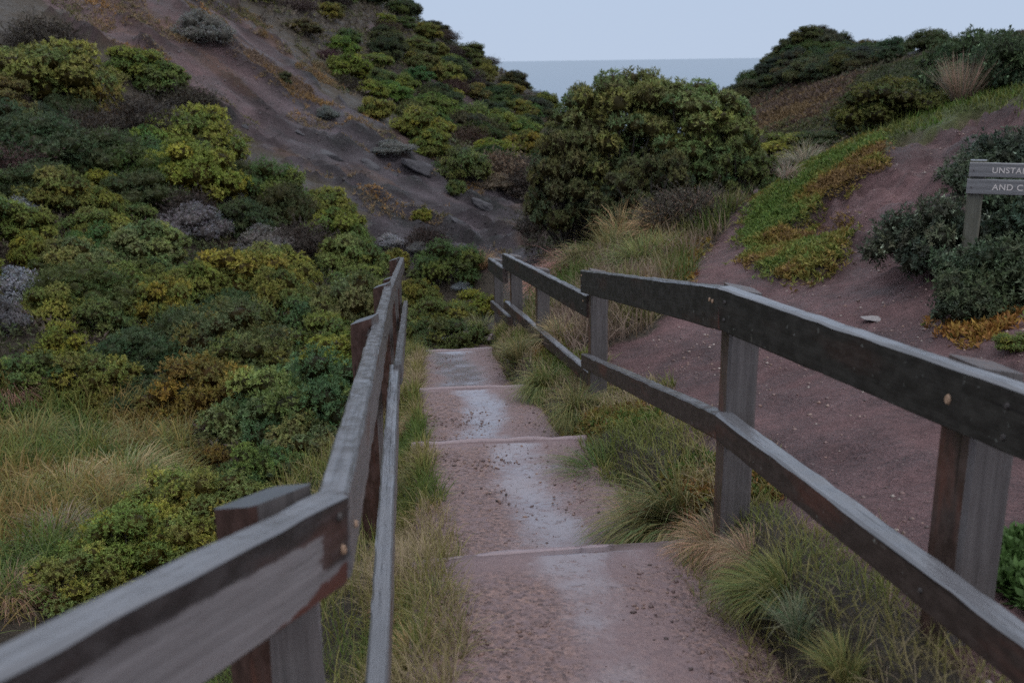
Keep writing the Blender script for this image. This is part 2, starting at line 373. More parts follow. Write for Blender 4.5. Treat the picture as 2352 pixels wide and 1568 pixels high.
# keep the ground under the treads
def seg_path(x, y):
    """nearest tread: returns height of the walking surface and the offset across (-1..1), nan outside"""
    h = np.full(x.shape, np.nan); s = np.full(x.shape, np.nan); tt = np.full(x.shape, np.nan)
    for k in range(len(LINES)-1):
        (a, b), (c, d) = LINES[k], LINES[k+1]
        ya = a[1]+(b[1]-a[1])*.5; yc = c[1]+(d[1]-c[1])*.5
        t = (y-ya)/(yc-ya); m = (t >= 0) & (t < 1.0)
        l = a[0]+(c[0]-a[0])*t; r = b[0]+(d[0]-b[0])*t
        q = (x-(l+r)/2)/((r-l)/2)
        za = (a[2]+b[2])/2 - (RISE if k else 0); zc = (c[2]+d[2])/2
        z = za+(zc-za)*np.clip(t, 0, 1)
        h[m] = z[m]; s[m] = q[m]; tt[m] = t[m]
    return h, s, tt
ph, ps, pt = seg_path(XX, YY)
inside = np.nan_to_num(1-sm(.92, 1.25, np.abs(np.nan_to_num(ps, nan=9))), nan=0)
phn = np.nan_to_num(ph, nan=0)
Z = np.where(inside > 0, Z*(1-inside)+(phn-.07)*inside, Z)
def hz(x, y):
    x = np.asarray(x, float); y = np.asarray(y, float)
    i = np.clip(np.searchsorted(GX, x)-1, 0, len(GX)-2); j = np.clip(np.searchsorted(GY, y)-1, 0, len(GY)-2)
    fx = np.clip((x-GX[i])/(GX[i+1]-GX[i]), 0, 1); fy = np.clip((y-GY[j])/(GY[j+1]-GY[j]), 0, 1)
    return (Z[j, i]*(1-fx)+Z[j, i+1]*fx)*(1-fy)+(Z[j+1, i]*(1-fx)+Z[j+1, i+1]*fx)*fy
def hnormal(x, y, e=.12):
    n_ = np.stack([hz(x-e, y)-hz(x+e, y), hz(x, y-e)-hz(x, y+e), np.full(np.shape(x), 2*e)], -1)
    return n_/np.linalg.norm(n_, axis=-1, keepdims=True)
# zone colours (albedo)
C = np.empty(Z.shape+(3,)); C[:] = (.06, .048, .036)
def lay(mask, col):
    global C
    C = C*(1-mask[..., None])+np.array(col)*mask[..., None]
gsl = sm(480, 900, U0+.35*V0)[..., None]
slope_c = np.array((.076, .048, .048))*(1-gsl)+np.array((.052, .042, .047))*gsl
slope_c = slope_c*np.clip(1+fbm(al_*.35, ac_*1.5, 5)[..., None]*2.0+fbm(XX*2, YY*2, 4)[..., None]*1.2, .3, 1.9)*(1-.5*sm(.06, .16, led))[..., None]
rust = sm(.09, .2, fbm(al_*.5+30, ac_*1.2+3, 4))[..., None]
slope_c = slope_c*(1-rust*.3)+np.array((.14, .075, .04))*rust*.3
C = C*(1-zs[..., None])+slope_c*zs[..., None]
lay(zst, (.075, .05, .052)); lay(zfr, (.10, .06, .05))
trc = np.array((.128, .074, .074))*np.clip(1+fbm(XX*1.3+5, YY*1.3)[..., None]*.8+fbm(XX*6, YY*6, 3)[..., None]*.6-zm_up[..., None]*(.12+mlump[..., None]*1.2), .4, 1.7)
C = C*(1-ztr[..., None])+trc*ztr[..., None]
lay(zcr*(1-ztr*.3)*.8, (.085, .105, .03))
C = np.clip(C, .02, .5)
ny, nx = Z.shape
idx = np.arange(ny*nx).reshape(ny, nx)
FQ = np.stack([idx[:-1, :-1], idx[:-1, 1:], idx[1:, 1:], idx[1:, :-1]], -1).reshape(-1, 4)
ground = link('ground', mesh_np('ground', np.stack([XX, YY, Z], -1).reshape(-1, 3), FQ, M_GROUND, C.reshape(-1, 3), True))
tag(ground, kind='structure')
S = 80000
sea = link('sea', mesh_np('sea', [(-S, 60, -40), (S, 60, -40), (S, S, -40), (-S, S, -40)], [(0, 1, 2, 3)], m_water()))
tag(sea, kind='structure')

def hit(u, v, lift=0.0, dmin=1.0, dmax=100, k=0.0):
    """first ground point seen along a line of sight; lift raises the ground by a fixed height, k by k*depth"""
    r = ray(u, v); D = np.concatenate([np.arange(dmin, 20, .02), np.arange(20, dmax, .06)])
    z = r[2]*D; g = hz(r[0]*D, D)+lift+k*D
    w = np.nonzero(z <= g)[0]
    i = w[0] if len(w) else len(D)-1
    return r[0]*D[i], D[i]

# ================================================================== STEPPED PATH
steps = empty('stepped_path'); tag(steps, kind='structure')
M_NOSE = m_simple('worn_nosing', (.25, .18, .19), .22, .25, 40, .005, .6)
for k in range(len(LINES)-1):
    (a, b), (c, d) = LINES[k], LINES[k+1]
    na, nb = 34, max(12, int((c[1]-a[1])/.07))
    a = a.copy(); b = b.copy()
    if k: a[2] -= RISE; b[2] -= RISE
    s = np.linspace(0, 1, na); t = np.linspace(0, 1, nb)
    Sg, Tg = np.meshgrid(s, t)
    Pt = ((a*(1-Sg[..., None])+b*Sg[..., None])*(1-Tg[..., None])+(c*(1-Sg[..., None])+d*Sg[..., None])*Tg[..., None])
    hol = -.022*np.sin(np.pi*Sg)**2*np.sin(np.pi*np.clip(Tg, 0, 1))**.6
    Pt[..., 2] += hol+fbm(Pt[..., 0]*4, Pt[..., 1]*4, 4)*(.035 if k < 2 else .018 if k < 3 else .006)*np.sin(np.pi*np.clip(Tg, 0, 1))**.5
    Pt[..., 2] -= .02*(np.abs(Sg-.5)*2)**6
    mid = [.60, .56, .50, .46, .45, .45][k]+.05*np.sin(Tg*5+k*2)
    run = np.exp(-((Sg-mid)/[.17, .20, .20, .28, .4, .4][k])**2)*[.50, .68, .80, .95, 1.1, 1.0][k]
    if k == 0: run = run*sm(.05, .6, Tg)+sm(.90, 1, Tg)*.3*sm(.25, .5, Sg)
    silt = sm(.93, .985, Tg)*.9
    col = np.stack([run, silt, 1-sm(.25, .6, Sg)], -1)
    # slab with sides
    top = Pt.reshape(-1, 3); n0 = len(top); I = np.arange(n0).reshape(nb, na)
    faces = [tuple(q) for q in np.stack([I[:-1, :-1], I[:-1, 1:], I[1:, 1:], I[1:, :-1]], -1).reshape(-1, 4)]
    ring = list(I[0, :])+list(I[1:, -1])+list(I[-1, -2::-1])+list(I[-2:0:-1, 0])
    bot = top[ring]-np.array([0, 0, .30]); V = np.concatenate([top, bot]); m = len(ring)
    faces += [(ring[(i+1) % m], ring[i], n0+i, n0+(i+1) % m) for i in range(m)]
    tread = link('tread', mesh_np('tread', V, faces, M_TREAD, np.concatenate([col.reshape(-1, 3), np.zeros((m, 3))]), True), steps)
    if 0 < k+1 < len(LINES)-0 and k < 5:
        # worn riser board whose rounded top edge shows as the step line
        n = 40; s = np.linspace(-.02, 1.02, n); pr_ = .002+.010*(k > 0); prof = [(-.030, -.03), (-.022, -.002), (-.008, pr_), (.012, pr_), (.022, -.006), (.028, -.16), (-.034, -.16)]
        dirv = (d-c); dirv[2] = 0; dirv /= np.linalg.norm(dirv); nrm = np.array([-dirv[1], dirv[0], 0])
        V = []
        for i, q in enumerate(s):
            p = c+(d-c)*q; wob = fbm(np.array([q*6.+k*3]), np.array([k*7.1]))[0]
            for (yy, zz) in prof:
                V.append(p+nrm*(yy+wob*.03)+np.array([0, 0, zz+wob*.02*(zz > -.1)-.004*abs(2*q-1)**6]))
        np_ = len(prof); fs = []
        for i in range(n-1):
            for j in range(np_):
                fs.append((i*np_+j, i*np_+(j+1) % np_, (i+1)*np_+(j+1) % np_, (i+1)*np_+j))
        fs += [tuple(range(np_))[::-1], tuple((n-1)*np_+j for j in range(np_))]
        link('nosing', mesh_np('nosing', V, fs, M_NOSE, None, True), tread)

# ================================================================== TIMBER FENCES
W_POST = m_wood('post_weathered', stain=.18, grey=(.118, .106, .106), rust=.4)
W_POSTDK = m_wood('post_stained', stain=.85, dark=(.045, .030, .025), rust=.5)
W_POSTRED = m_wood('post_redbrown', stain=.8, dark=(.050, .026, .021), rust=.7, wear=.06)
W_TOP = m_wood('worn_top_edge', stain=.14, grey=(.125, .125, .135), dark=(.05, .045, .045), rust=.1, wear=.05, rough=(.14, .34), spec=.7)
W_END = m_simple('post_end_grain', (.085, .095, .11), .42, .22, 14, .003)
W_RAILDK = m_wood('rail_stained', stain=.98, dark=(.021, .019, .016), rust=.10, wear=.35, rough=(.5, .75), spec=.2)
W_RAILBR = m_wood('rail_brown', stain=.92, dark=(.032, .023, .019), rust=.35, wear=.4, rough=(.45, .7), spec=.25)
W_RAILGR = m_wood('rail_bare', stain=.26, grey=(.120, .108, .110), dark=(.06, .045, .04), rust=.2)

M_PEG = m_simple('raw_wood_chip', (.36, .23, .15), .6, .25, 60, .003)
M_BOLT = m_simple('bolt_steel', (.05, .042, .04), .5, .4, 80, .002)

def loft_box(L, ty, tz, n, seed, ch=.008, wob=.006, taper=0.0):
    """chamfered timber along +x from 0 to L; returns V, faces, face class (0 sides, 1 top +z, 2 ends, 3 -y side, 4 +y side)"""
    r = np.random.default_rng(seed); y, z = ty/2, tz/2
    prof = [(-y, -z+ch), (-y, z-ch), (-y+ch, z), (y-ch, z), (y, z-ch), (y, -z+ch), (y-ch, -z), (-y+ch, -z)]
    cls = [3, 3, 1, 1, 4, 0, 0, 0]; cls = [3, 1, 1, 1, 4, 0, 0, 0]
    xs = np.linspace(0, L, n); V = []; sd = r.random()*100
    for i, x in enumerate(xs):
        for j, (a, b) in enumerate(prof):
            w = vn(np.array([x*3+sd]), np.array([j*1.7+sd]))[0]-.5
            w2 = vn(np.array([x*13+sd]), np.array([j*2.3+sd]))[0]-.5
            V.append((x, a+w*wob*.5+w2*wob*.6, b+w*wob*.5+w2*wob*.8*(1 if 0 < j < 5 else .5)))
    m = len(prof); fs = []; cl = []
    for i in range(n-1):
        for j in range(m):
            fs.append((i*m+j, i*m+(j+1) % m, (i+1)*m+(j+1) % m, (i+1)*m+j)); cl.append(cls[j])
    fs = [f[::-1] for f in fs]
    fs += [tuple(range(m)), tuple((n-1)*m+j for j in range(m))[::-1]]; cl += [2, 2]
    return V, [f[::-1] for f in fs], cl
def frame_x(a, b, up=(0, 0, 1)):
    a = Vector(a); b = Vector(b); x = (b-a).normalized(); y = Vector(up).cross(x).normalized(); z = x.cross(y)
    m = Matrix((x, y, z)).transposed().to_4x4(); m.translation = a; return m, (b-a).length
def rail(parent, a, b, h=.17, t=.058, mats=None, seed=0, name='rail', label=None, wob=.0065):
    """a, b: middle of the TOP face at both ends"""
    M, L = frame_x(a, b); n = max(8, int(L/.08))
    V, fs, cl = loft_box(L, t, h, n, seed, min(.009, t*.12), wob)
    me = mesh_np(name, V, fs, [mats['face'], mats['top'], mats['end'], mats['face'], mats.get('back', mats['face'])], None, False, cl)
    o = link(name, me, parent); M = M @ Matrix.Translation((0, 0, -h/2)); o.matrix_world = M
    if label: o['label'] = label
    return o
def post(parent, x, y, ztop, w=.125, yaw=0, mats=None, seed=0, depth=None, lean=(0, 0), cut=0.0):
    zb = float(hz(x, y))-.35 if depth is None else ztop-depth
    L = ztop-zb
    V, fs, cl = loft_box(L, w, w, max(10, int(L/.08)), seed, .012, .008)
    V = [list(p) for p in V]
    for p in V[-8:]: p[0] -= abs(cut)*(w/2+p[1]*(1 if cut > 0 else -1))     # weather cut: the top slopes away from the path
    # stand it up: local x -> world z ; local y -> world -x side
    me = mesh_np('post', V, fs, mats, None, False, cl)
    o = link('post', me, parent)
    M = Matrix.Translation((x, y, zb)) @ Matrix.Rotation(yaw, 4, 'Z') @ Matrix.Rotation(R(lean[0]), 4, 'X') @ Matrix.Rotation(R(lean[1]), 4, 'Y') @ Matrix(((0, 1, 0, 0), (0, 0, 1, 0), (1, 0, 0, 0), (0, 0, 0, 1)))
    o.matrix_world = M; return o
def disc(parent, name, p, nrm, r, mat, th=.006, n=10, sq=1.0):
    z = Vector(nrm).normalized(); x = Vector((0, 0, 1)).cross(z).normalized(); y = z.cross(x)
    V = []; 
    for s_ in (0, 1):
        for i in range(n):
            a = 2*math.pi*i/n; rr = r*(1-.25*s_)
            V.append(tuple(Vector(p)+x*math.cos(a)*rr+y*math.sin(a)*rr*sq+z*(th*s_-.002)))
    fs = [(i, (i+1) % n, n+(i+1) % n, n+i) for i in range(n)]+[tuple(range(n, 2*n))]
    o = link(name, mesh_np(name, V, fs, mat), None); 
    o.parent = parent; o.matrix_parent_inverse = parent.matrix_world.inverted() if parent.type == 'MESH' else Matrix(); return o

# mats by face class: 0 lower sides,1 top,2 ends,3 -y side,4 +y side
DK = dict(face=W_RAILDK, top=W_TOP, end=W_POSTDK); BR = dict(face=W_RAILBR, top=W_TOP, end=W_POSTDK)
GR = dict(face=W_RAILGR, top=W_TOP, end=W_RAILGR, back=W_RAILDK); 

def Pm(u, v, D): return Vector(P(u, v, D))
# ---- right fence: the rails are fixed to the path side of the posts
rf = empty('timber_fence', (1.0, 3.8, -1.8)); rf_i = Matrix.Translation((1.0, 3.8, -1.8))
tag(rf, 'dark stained timber post and rail fence between stepped path and dirt track', 'fence')
bpy.context.view_layer.update()
def fix(o, par):
    """parent o to an Empty keeping its world place"""
    mw = o.matrix_world.copy(); o.parent = par; o.matrix_parent_inverse = par.matrix_world.inverted(); o.matrix_world = mw; return o
T2 = .029
def rr(a, b, **k):
    # a,b are front-top edges seen from the path: shift to the middle of the top face
    a = Vector(a); b = Vector(b); x = (b-a).normalized(); side = Vector((0, 0, 1)).cross(x).normalized()
    if side.x < 0: side = -side
    return fix(rail(None, a+side*k.get('t', .058)/2, b+side*k.get('t', .058)/2, **k), rf)
A_t = Pm(1333, 620, 7.25); B_t = Pm(1649, 659, 3.80); C_t = Pm(2352, 910, 2.19)
dirBC = (C_t-B_t).normalized(); FAR_t = B_t+dirBC*3.5; FAR_t.z += .03
r1 = rr(A_t, B_t, mats=DK, seed=1); r2 = rr(B_t, FAR_t, mats=DK, seed=2)
A_b = Pm(1334, 812, 7.22); B_b = Pm(1642, 948, 3.80); C_b = Pm(2352, 1481, 1.90)
dB = (C_b-B_b).normalized()
r3 = rr(A_b, B_b, mats=BR, h=.11, t=.062, seed=3); r4 = rr(B_b, B_b+dB*3.4, mats=BR, h=.112, t=.075, seed=4)
A2_t = Pm(1346, 679, 7.22); D2_t = Pm(1153, 582, 11.1); A2_b = Pm(1352, 856, 7.25); D2_b = Pm(1158, 691, 11.1)
r5 = rr(D2_t, A2_t, mats=DK, seed=5); r6 = rr(D2_b, A2_b, mats=BR, h=.11, t=.06, seed=6)
E_t = Pm(1120, 592, 12.6); E2_t = Pm(1154, 616, 10.9); r7 = rr(E_t, E2_t, mats=DK, seed=7)
r8 = rr(Pm(1126, 690, 12.6), Pm(1167, 728, 10.8), mats=BR, h=.10, t=.05, seed=8)
def rpost(a, b, t, seed, w=.125, th=.058, dz=.004, yaw=R(6)):
    """post standing behind the rail that runs from a to b (front top edges), at share t"""
    a = Vector(a); b = Vector(b); x = (b-a).normalized(); side = Vector((0, 0, 1)).cross(x).normalized()
    if side.x < 0: side = -side
    p = a+(b-a)*t+side*(th+w/2-.004)
    return fix(post(None, p.x, p.y, p.z+dz, w, math.atan2(x.y, x.x)-math.pi/2 if x.y > 0 else math.atan2(-x.y, -x.x)-math.pi/2, [W_POST, W_TOP, W_POSTDK, W_POSTDK, W_POST], seed, cut=.22), rf)
pA = rpost(A_t, B_t, .035, 11); pB = rpost(A_t, B_t, .985, 12); pC = rpost(B_t, FAR_t, .392, 13, .14)
pD = rpost(D2_t, A2_t, .44, 14); pE = rpost(D2_t, A2_t, .06, 15); pG = rpost(E_t, E2_t, .12, 16, .115); pZ = rpost(B_t, FAR_t, .96, 17)
# chips of raw wood, bolts
def chip(o, p, nrm, r=.012, mat=M_PEG, name='knot', sq=1.5): 
    d_ = disc(rf, name, (0, 0, 0), nrm, r, mat, sq=sq); d_.parent = None; d_.matrix_world = Matrix.Translation(p); bpy.context.view_layer.update(); fix(d_, o); return d_
bpy.context.view_layer.update()
def on_face(a, b, t, dz, push=.003):
    a = Vector(a); b = Vector(b); x = (b-a).normalized(); side = Vector((0, 0, 1)).cross(x).normalized()
    if side.x > 0: side = -side
    return a+(b-a)*t+Vector((0, 0, -dz))+side*push, side
for o, a, b, t, dz, r_ in ((r1, A_t, B_t, .972, .055, .006), (r1, A_t, B_t, .984, .06, .006), (r2, B_t, FAR_t, .40, .09, .010), (r5, D2_t, A2_t, .98, .05, .006), (r1, A_t, B_t, .02, .04, .006)):
    p, n_ = on_face(a, b, t, dz); chip(o, p, n_, r_)
for o, a, b, t, dz in ((r1, A_t, B_t, .02, .12), (r2, B_t, FAR_t, .02, .05), (r2, B_t, FAR_t, .02, .12), (r2, B_t, FAR_t, .46, .05), (r2, B_t, FAR_t, .46, .13), (r5, D2_t, A2_t, .5, .08), (r5, D2_t, A2_t, .97, .12), (r3, A_b, B_b, .02, .05), (r4, B_b, B_b+dB*3.4, .45, .06)):
    p, n_ = on_face(a, b, t, dz); chip(o, p, n_, .008, M_BOLT, 'bolt', 1)

# ---- left fence: rails on the path side, posts behind them
lf = empty('timber_fence', (-.4, 1.8, -1.9)); bpy.context.view_layer.update()
tag(lf, 'weathered grey timber post and rail fence along scrub side of stepped path', 'fence')
def lr(a, b, **k):
    a = Vector(a); b = Vector(b); x = (b-a).normalized(); side = Vector((0, 0, 1)).cross(x).normalized()
    if side.x > 0: side = -side
    return fix(rail(None, a+side*k.get('t', .058)/2, b+side*k.get('t', .058)/2, **k), lf)
K0 = Pm(803, 1128, 1.80); K2 = Pm(872, 780, 4.9); K3 = Pm(901, 655, 8.0); K5 = Pm(928, 591, 12.5)
K0b = K0.copy()
NEAR = Pm(-330, 1720, .80)
W_RAILPEEL = m_wood('rail_peeling', band=(.045, .30), grey=(.185, .168, .172), dark=(.026, .022, .022), rust=.25, wear=.0, end=(K0-NEAR).length)
PE = dict(face=W_RAILPEEL, top=W_TOP, end=W_POSTDK)
l1 = lr(K0+Vector((0, -.002, 0)), K3, mats=GR, t=.066, h=.175, seed=21)
l2 = lr(K3+Vector((.012, -.2, .0)), K5, mats=GR, t=.05, h=.16, seed=22)
l3 = lr(NEAR, K0+Vector((.0, .0, -.004)), mats=PE, t=.066, h=.185, seed=23)
Lb0 = Pm(893, 1568, 2.02); Lb0 = Lb0+(Lb0-Pm(921, 900, 4.6)).normalized()*.55
l4 = lr(Lb0, Pm(917, 836, 5.4), mats=GR, t=.055, h=.115, seed=24)
l5 = lr(Pm(923, 838, 5.3), Pm(936, 690, 12.5), mats=GR, t=.05, h=.11, seed=25)
l6 = lr(Vector((NEAR.x, NEAR.y, NEAR.z-.55)), Lb0, mats=GR, t=.055, h=.115, seed=26)
RED = [W_POSTRED, W_TOP, W_POSTRED, W_POSTRED, W_POSTRED]
REDN = [W_POSTRED, W_TOP, W_END, W_POSTRED, W_POST]
def lpost(x, y, z, yaw, seed, w=.125):
    return fix(post(None, x, y, z, w, yaw, REDN, seed, cut=-.34), lf)
n1 = Pm(600, 1118, 1.86); p1_ = lpost(n1.x-.005, n1.y+.02, n1.z-.004, R(-42), 31, .150)
for (u, v, D, w, sd) in ((836, 726, 5.0, .12, 32), (877, 650, 7.9, .12, 33), (896, 634, 9.6, .115, 34), (906, 592, 12.45, .12, 35)):
    q = Pm(u, v, D); lpost(q.x, q.y, q.z+.005, R(-12), sd, w)
nn = NEAR+Vector((-.1, .05, .02)); lpost(nn.x, nn.y, nn.z, R(30), 36)
bpy.context.view_layer.update()
p, n_ = on_face(NEAR, K0, .93, .10, .004); n_ = -n_ if n_.x < 0 else n_
def chipl(o, a, b, t, dz, r, mat, name, sq):
    a = Vector(a); b = Vector(b); x = (b-a).normalized(); side = Vector((0, 0, 1)).cross(x).normalized()
    if side.x < 0: side = -side
    chip(o, a+(b-a)*t+Vector((0, 0, -dz))+side*.003, side, r, mat, name, sq)
chipl(l3, NEAR, K0, .955, .110, .0068, M_PEG, 'knot', 1.6); chipl(l3, NEAR, K0, .95, .04, .009, M_BOLT, 'bolt', 1)
chipl(l1, K0, K3, .012, .095, .006, M_PEG, 'knot', 1.5); chipl(l1, K0, K3, .5, .06, .011, M_BOLT, 'bolt', 1)

# ================================================================== SIGN
sg0 = P(2240, 392, 7.35); sgz = float(hz(sg0[0], sg0[1]))
sign = empty('warning_sign', (sg0[0], sg0[1], sgz), 0); bpy.context.view_layer.update()
tag(sign, 'grey two-board timber warning sign with pale routed lettering among flowering shrub', 'sign')
M_SIGN = m_wood('sign_board', stain=-.35, grey=(.185, .18, .185), rust=.0, wear=.05)
M_LET = m_simple('sign_lettering', (.62, .56, .53), .6, .1, 40, .001)
YAW = R(-22); sx = Vector((math.cos(YAW), math.sin(YAW), 0)); sn = Vector((math.sin(YAW), -math.cos(YAW), 0))
def text_mesh(body, size):
    cu = bpy.data.curves.new('lettering', 'FONT'); cu.body = body; cu.size = size; cu.extrude = .0012; cu.offset = .0006; cu.space_character = 1.08
    o = bpy.data.objects.new('tmp', cu); COL.objects.link(o); bpy.context.view_layer.update()
    me = bpy.data.meshes.new_from_object(o.evaluated_get(bpy.context.evaluated_depsgraph_get()))
    bpy.data.objects.remove(o); bpy.data.curves.remove(cu)
    me.materials.clear(); me.materials.append(M_LET); me.name = 'lettering'; return me
for (u, v0, v1, txt, tv) in ((2228, 373, 402, 'UNSTABLE', 396), (2222, 410.5, 441, 'AND CLIFFS', 436)):
    a = Pm(u, v0, 7.30); h = (v1-v0)/F*np.linalg.norm(P(u, v0, 7.3))*1.0
    bo = rail(None, a-sn*.0, a+sx*1.15, h=h, t=.032, mats=dict(face=M_SIGN, top=M_SIGN, end=M_SIGN), seed=41, name='board', wob=.0015); fix(bo, sign)
    te = link('lettering', text_mesh(txt, h*.56)); te['kind'] = 'stuff'
    M = Matrix((sx, Vector((0, 0, 1)), sn)).transposed().to_4x4(); M.translation = a+sx*((2274-u)/F*7.42)+Vector((0, 0, -h*.5-h*.19))+sn*.0165
    te.matrix_world = M; bpy.context.view_layer.update(); fix(te, bo)
    chip(bo, a+sx*.03+Vector((0, 0, -h*.55))+sn*.017, sn, .005, M_BOLT, 'bolt', 1)
    chip(bo, a+sx*1.1+Vector((0, 0, -h*.55))+sn*.017, sn, .005, M_BOLT, 'bolt', 1)
W_SPOST = m_wood('sign_post_wood', stain=.05, grey=(.12, .115, .09), rust=.2)
for off in (.062, 1.08):
    q = Pm(2228, 370, 7.30)+sx*off-sn*.072
    fix(post(None, q.x, q.y, q.z+.002, .108, YAW, [W_SPOST, W_SPOST, W_TOP, W_SPOST, W_SPOST], 42), sign)

# ================================================================== PLANTS: shapes
def unit(v): return v/np.maximum(np.linalg.norm(v, axis=-1, keepdims=True), 1e-9)
def leaves_on(Pc, Nc, rad, nleaf, L, Wd, r, spread=(25, 75), colr=None, jitter=.25):
    """rosettes of rhombic leaves: Pc (n,3) sprig points, Nc axes; returns quads (n*nleaf,4,3) and colours"""
    n = len(Pc)
    t = unit(np.cross(Nc, r.normal(size=(n, 3)))); b = np.cross(Nc, t)
    az = (np.arange(nleaf)[None]*2.4+r.random((n, 1))*6.28+r.normal(size=(n, nleaf))*.3)
    el = np.radians(r.uniform(spread[0], spread[1], (n, nleaf)))
    d = (Nc[:, None]*np.cos(el)[..., None]+(t[:, None]*np.cos(az)[..., None]+b[:, None]*np.sin(az)[..., None])*np.sin(el)[..., None])
    side = unit(np.cross(d, Nc[:, None]+r.normal(size=d.shape)*.3))
    ln = L*r.uniform(.6, 1.25, (n, nleaf, 1)); wd = Wd*r.uniform(.7, 1.2, (n, nleaf, 1))
    base = Pc[:, None]-Nc[:, None]*L*r.uniform(-.1, .55, (n, nleaf, 1))
    up = unit(np.cross(side, d))
    Q = np.stack([base, base+d*ln*.5+side*wd*.5, base+d*ln+up*ln*-.08, base+d*ln*.5-side*wd*.5], 2)
    c = np.repeat(colr[:, None], nleaf, 1)*r.uniform(1-jitter, 1+jitter, (n, nleaf, 1))
    return Q.reshape(-1, 4, 3), c.reshape(-1, 3)
def ico(r, subdiv=1):
    import bmesh
    bm = bmesh.new(); bmesh.ops.create_icosphere(bm, subdivisions=subdiv, radius=1)
    V = np.array([v.co[:] for v in bm.verts]); f = np.array([[v.index for v in q.verts] for q in bm.faces]); bm.free(); return V, f
ICO_V, ICO_F = ico(None, 2)
def tubes(segs, sides=4):
    """segs: list of (p0,p1,r0,r1) -> V, faces (m,4)"""
    V = []; Fc = []; 
    for p0, p1, r0, r1 in segs:
        p0 = np.array(p0, float); p1 = np.array(p1, float); d = unit(p1-p0); t = unit(np.cross(d, [.3, .5, .81])); b = np.cross(d, t); o = len(V)
        for p, rr_ in ((p0, r0), (p1, r1)):
            for k in range(sides):
                a = 2*math.pi*k/sides; V.append(p+(t*math.cos(a)+b*math.sin(a))*rr_)
        for k in range(sides): Fc.append((o+k, o+(k+1) % sides, o+sides+(k+1) % sides, o+sides+k))
    return np.array(V), np.array(Fc)

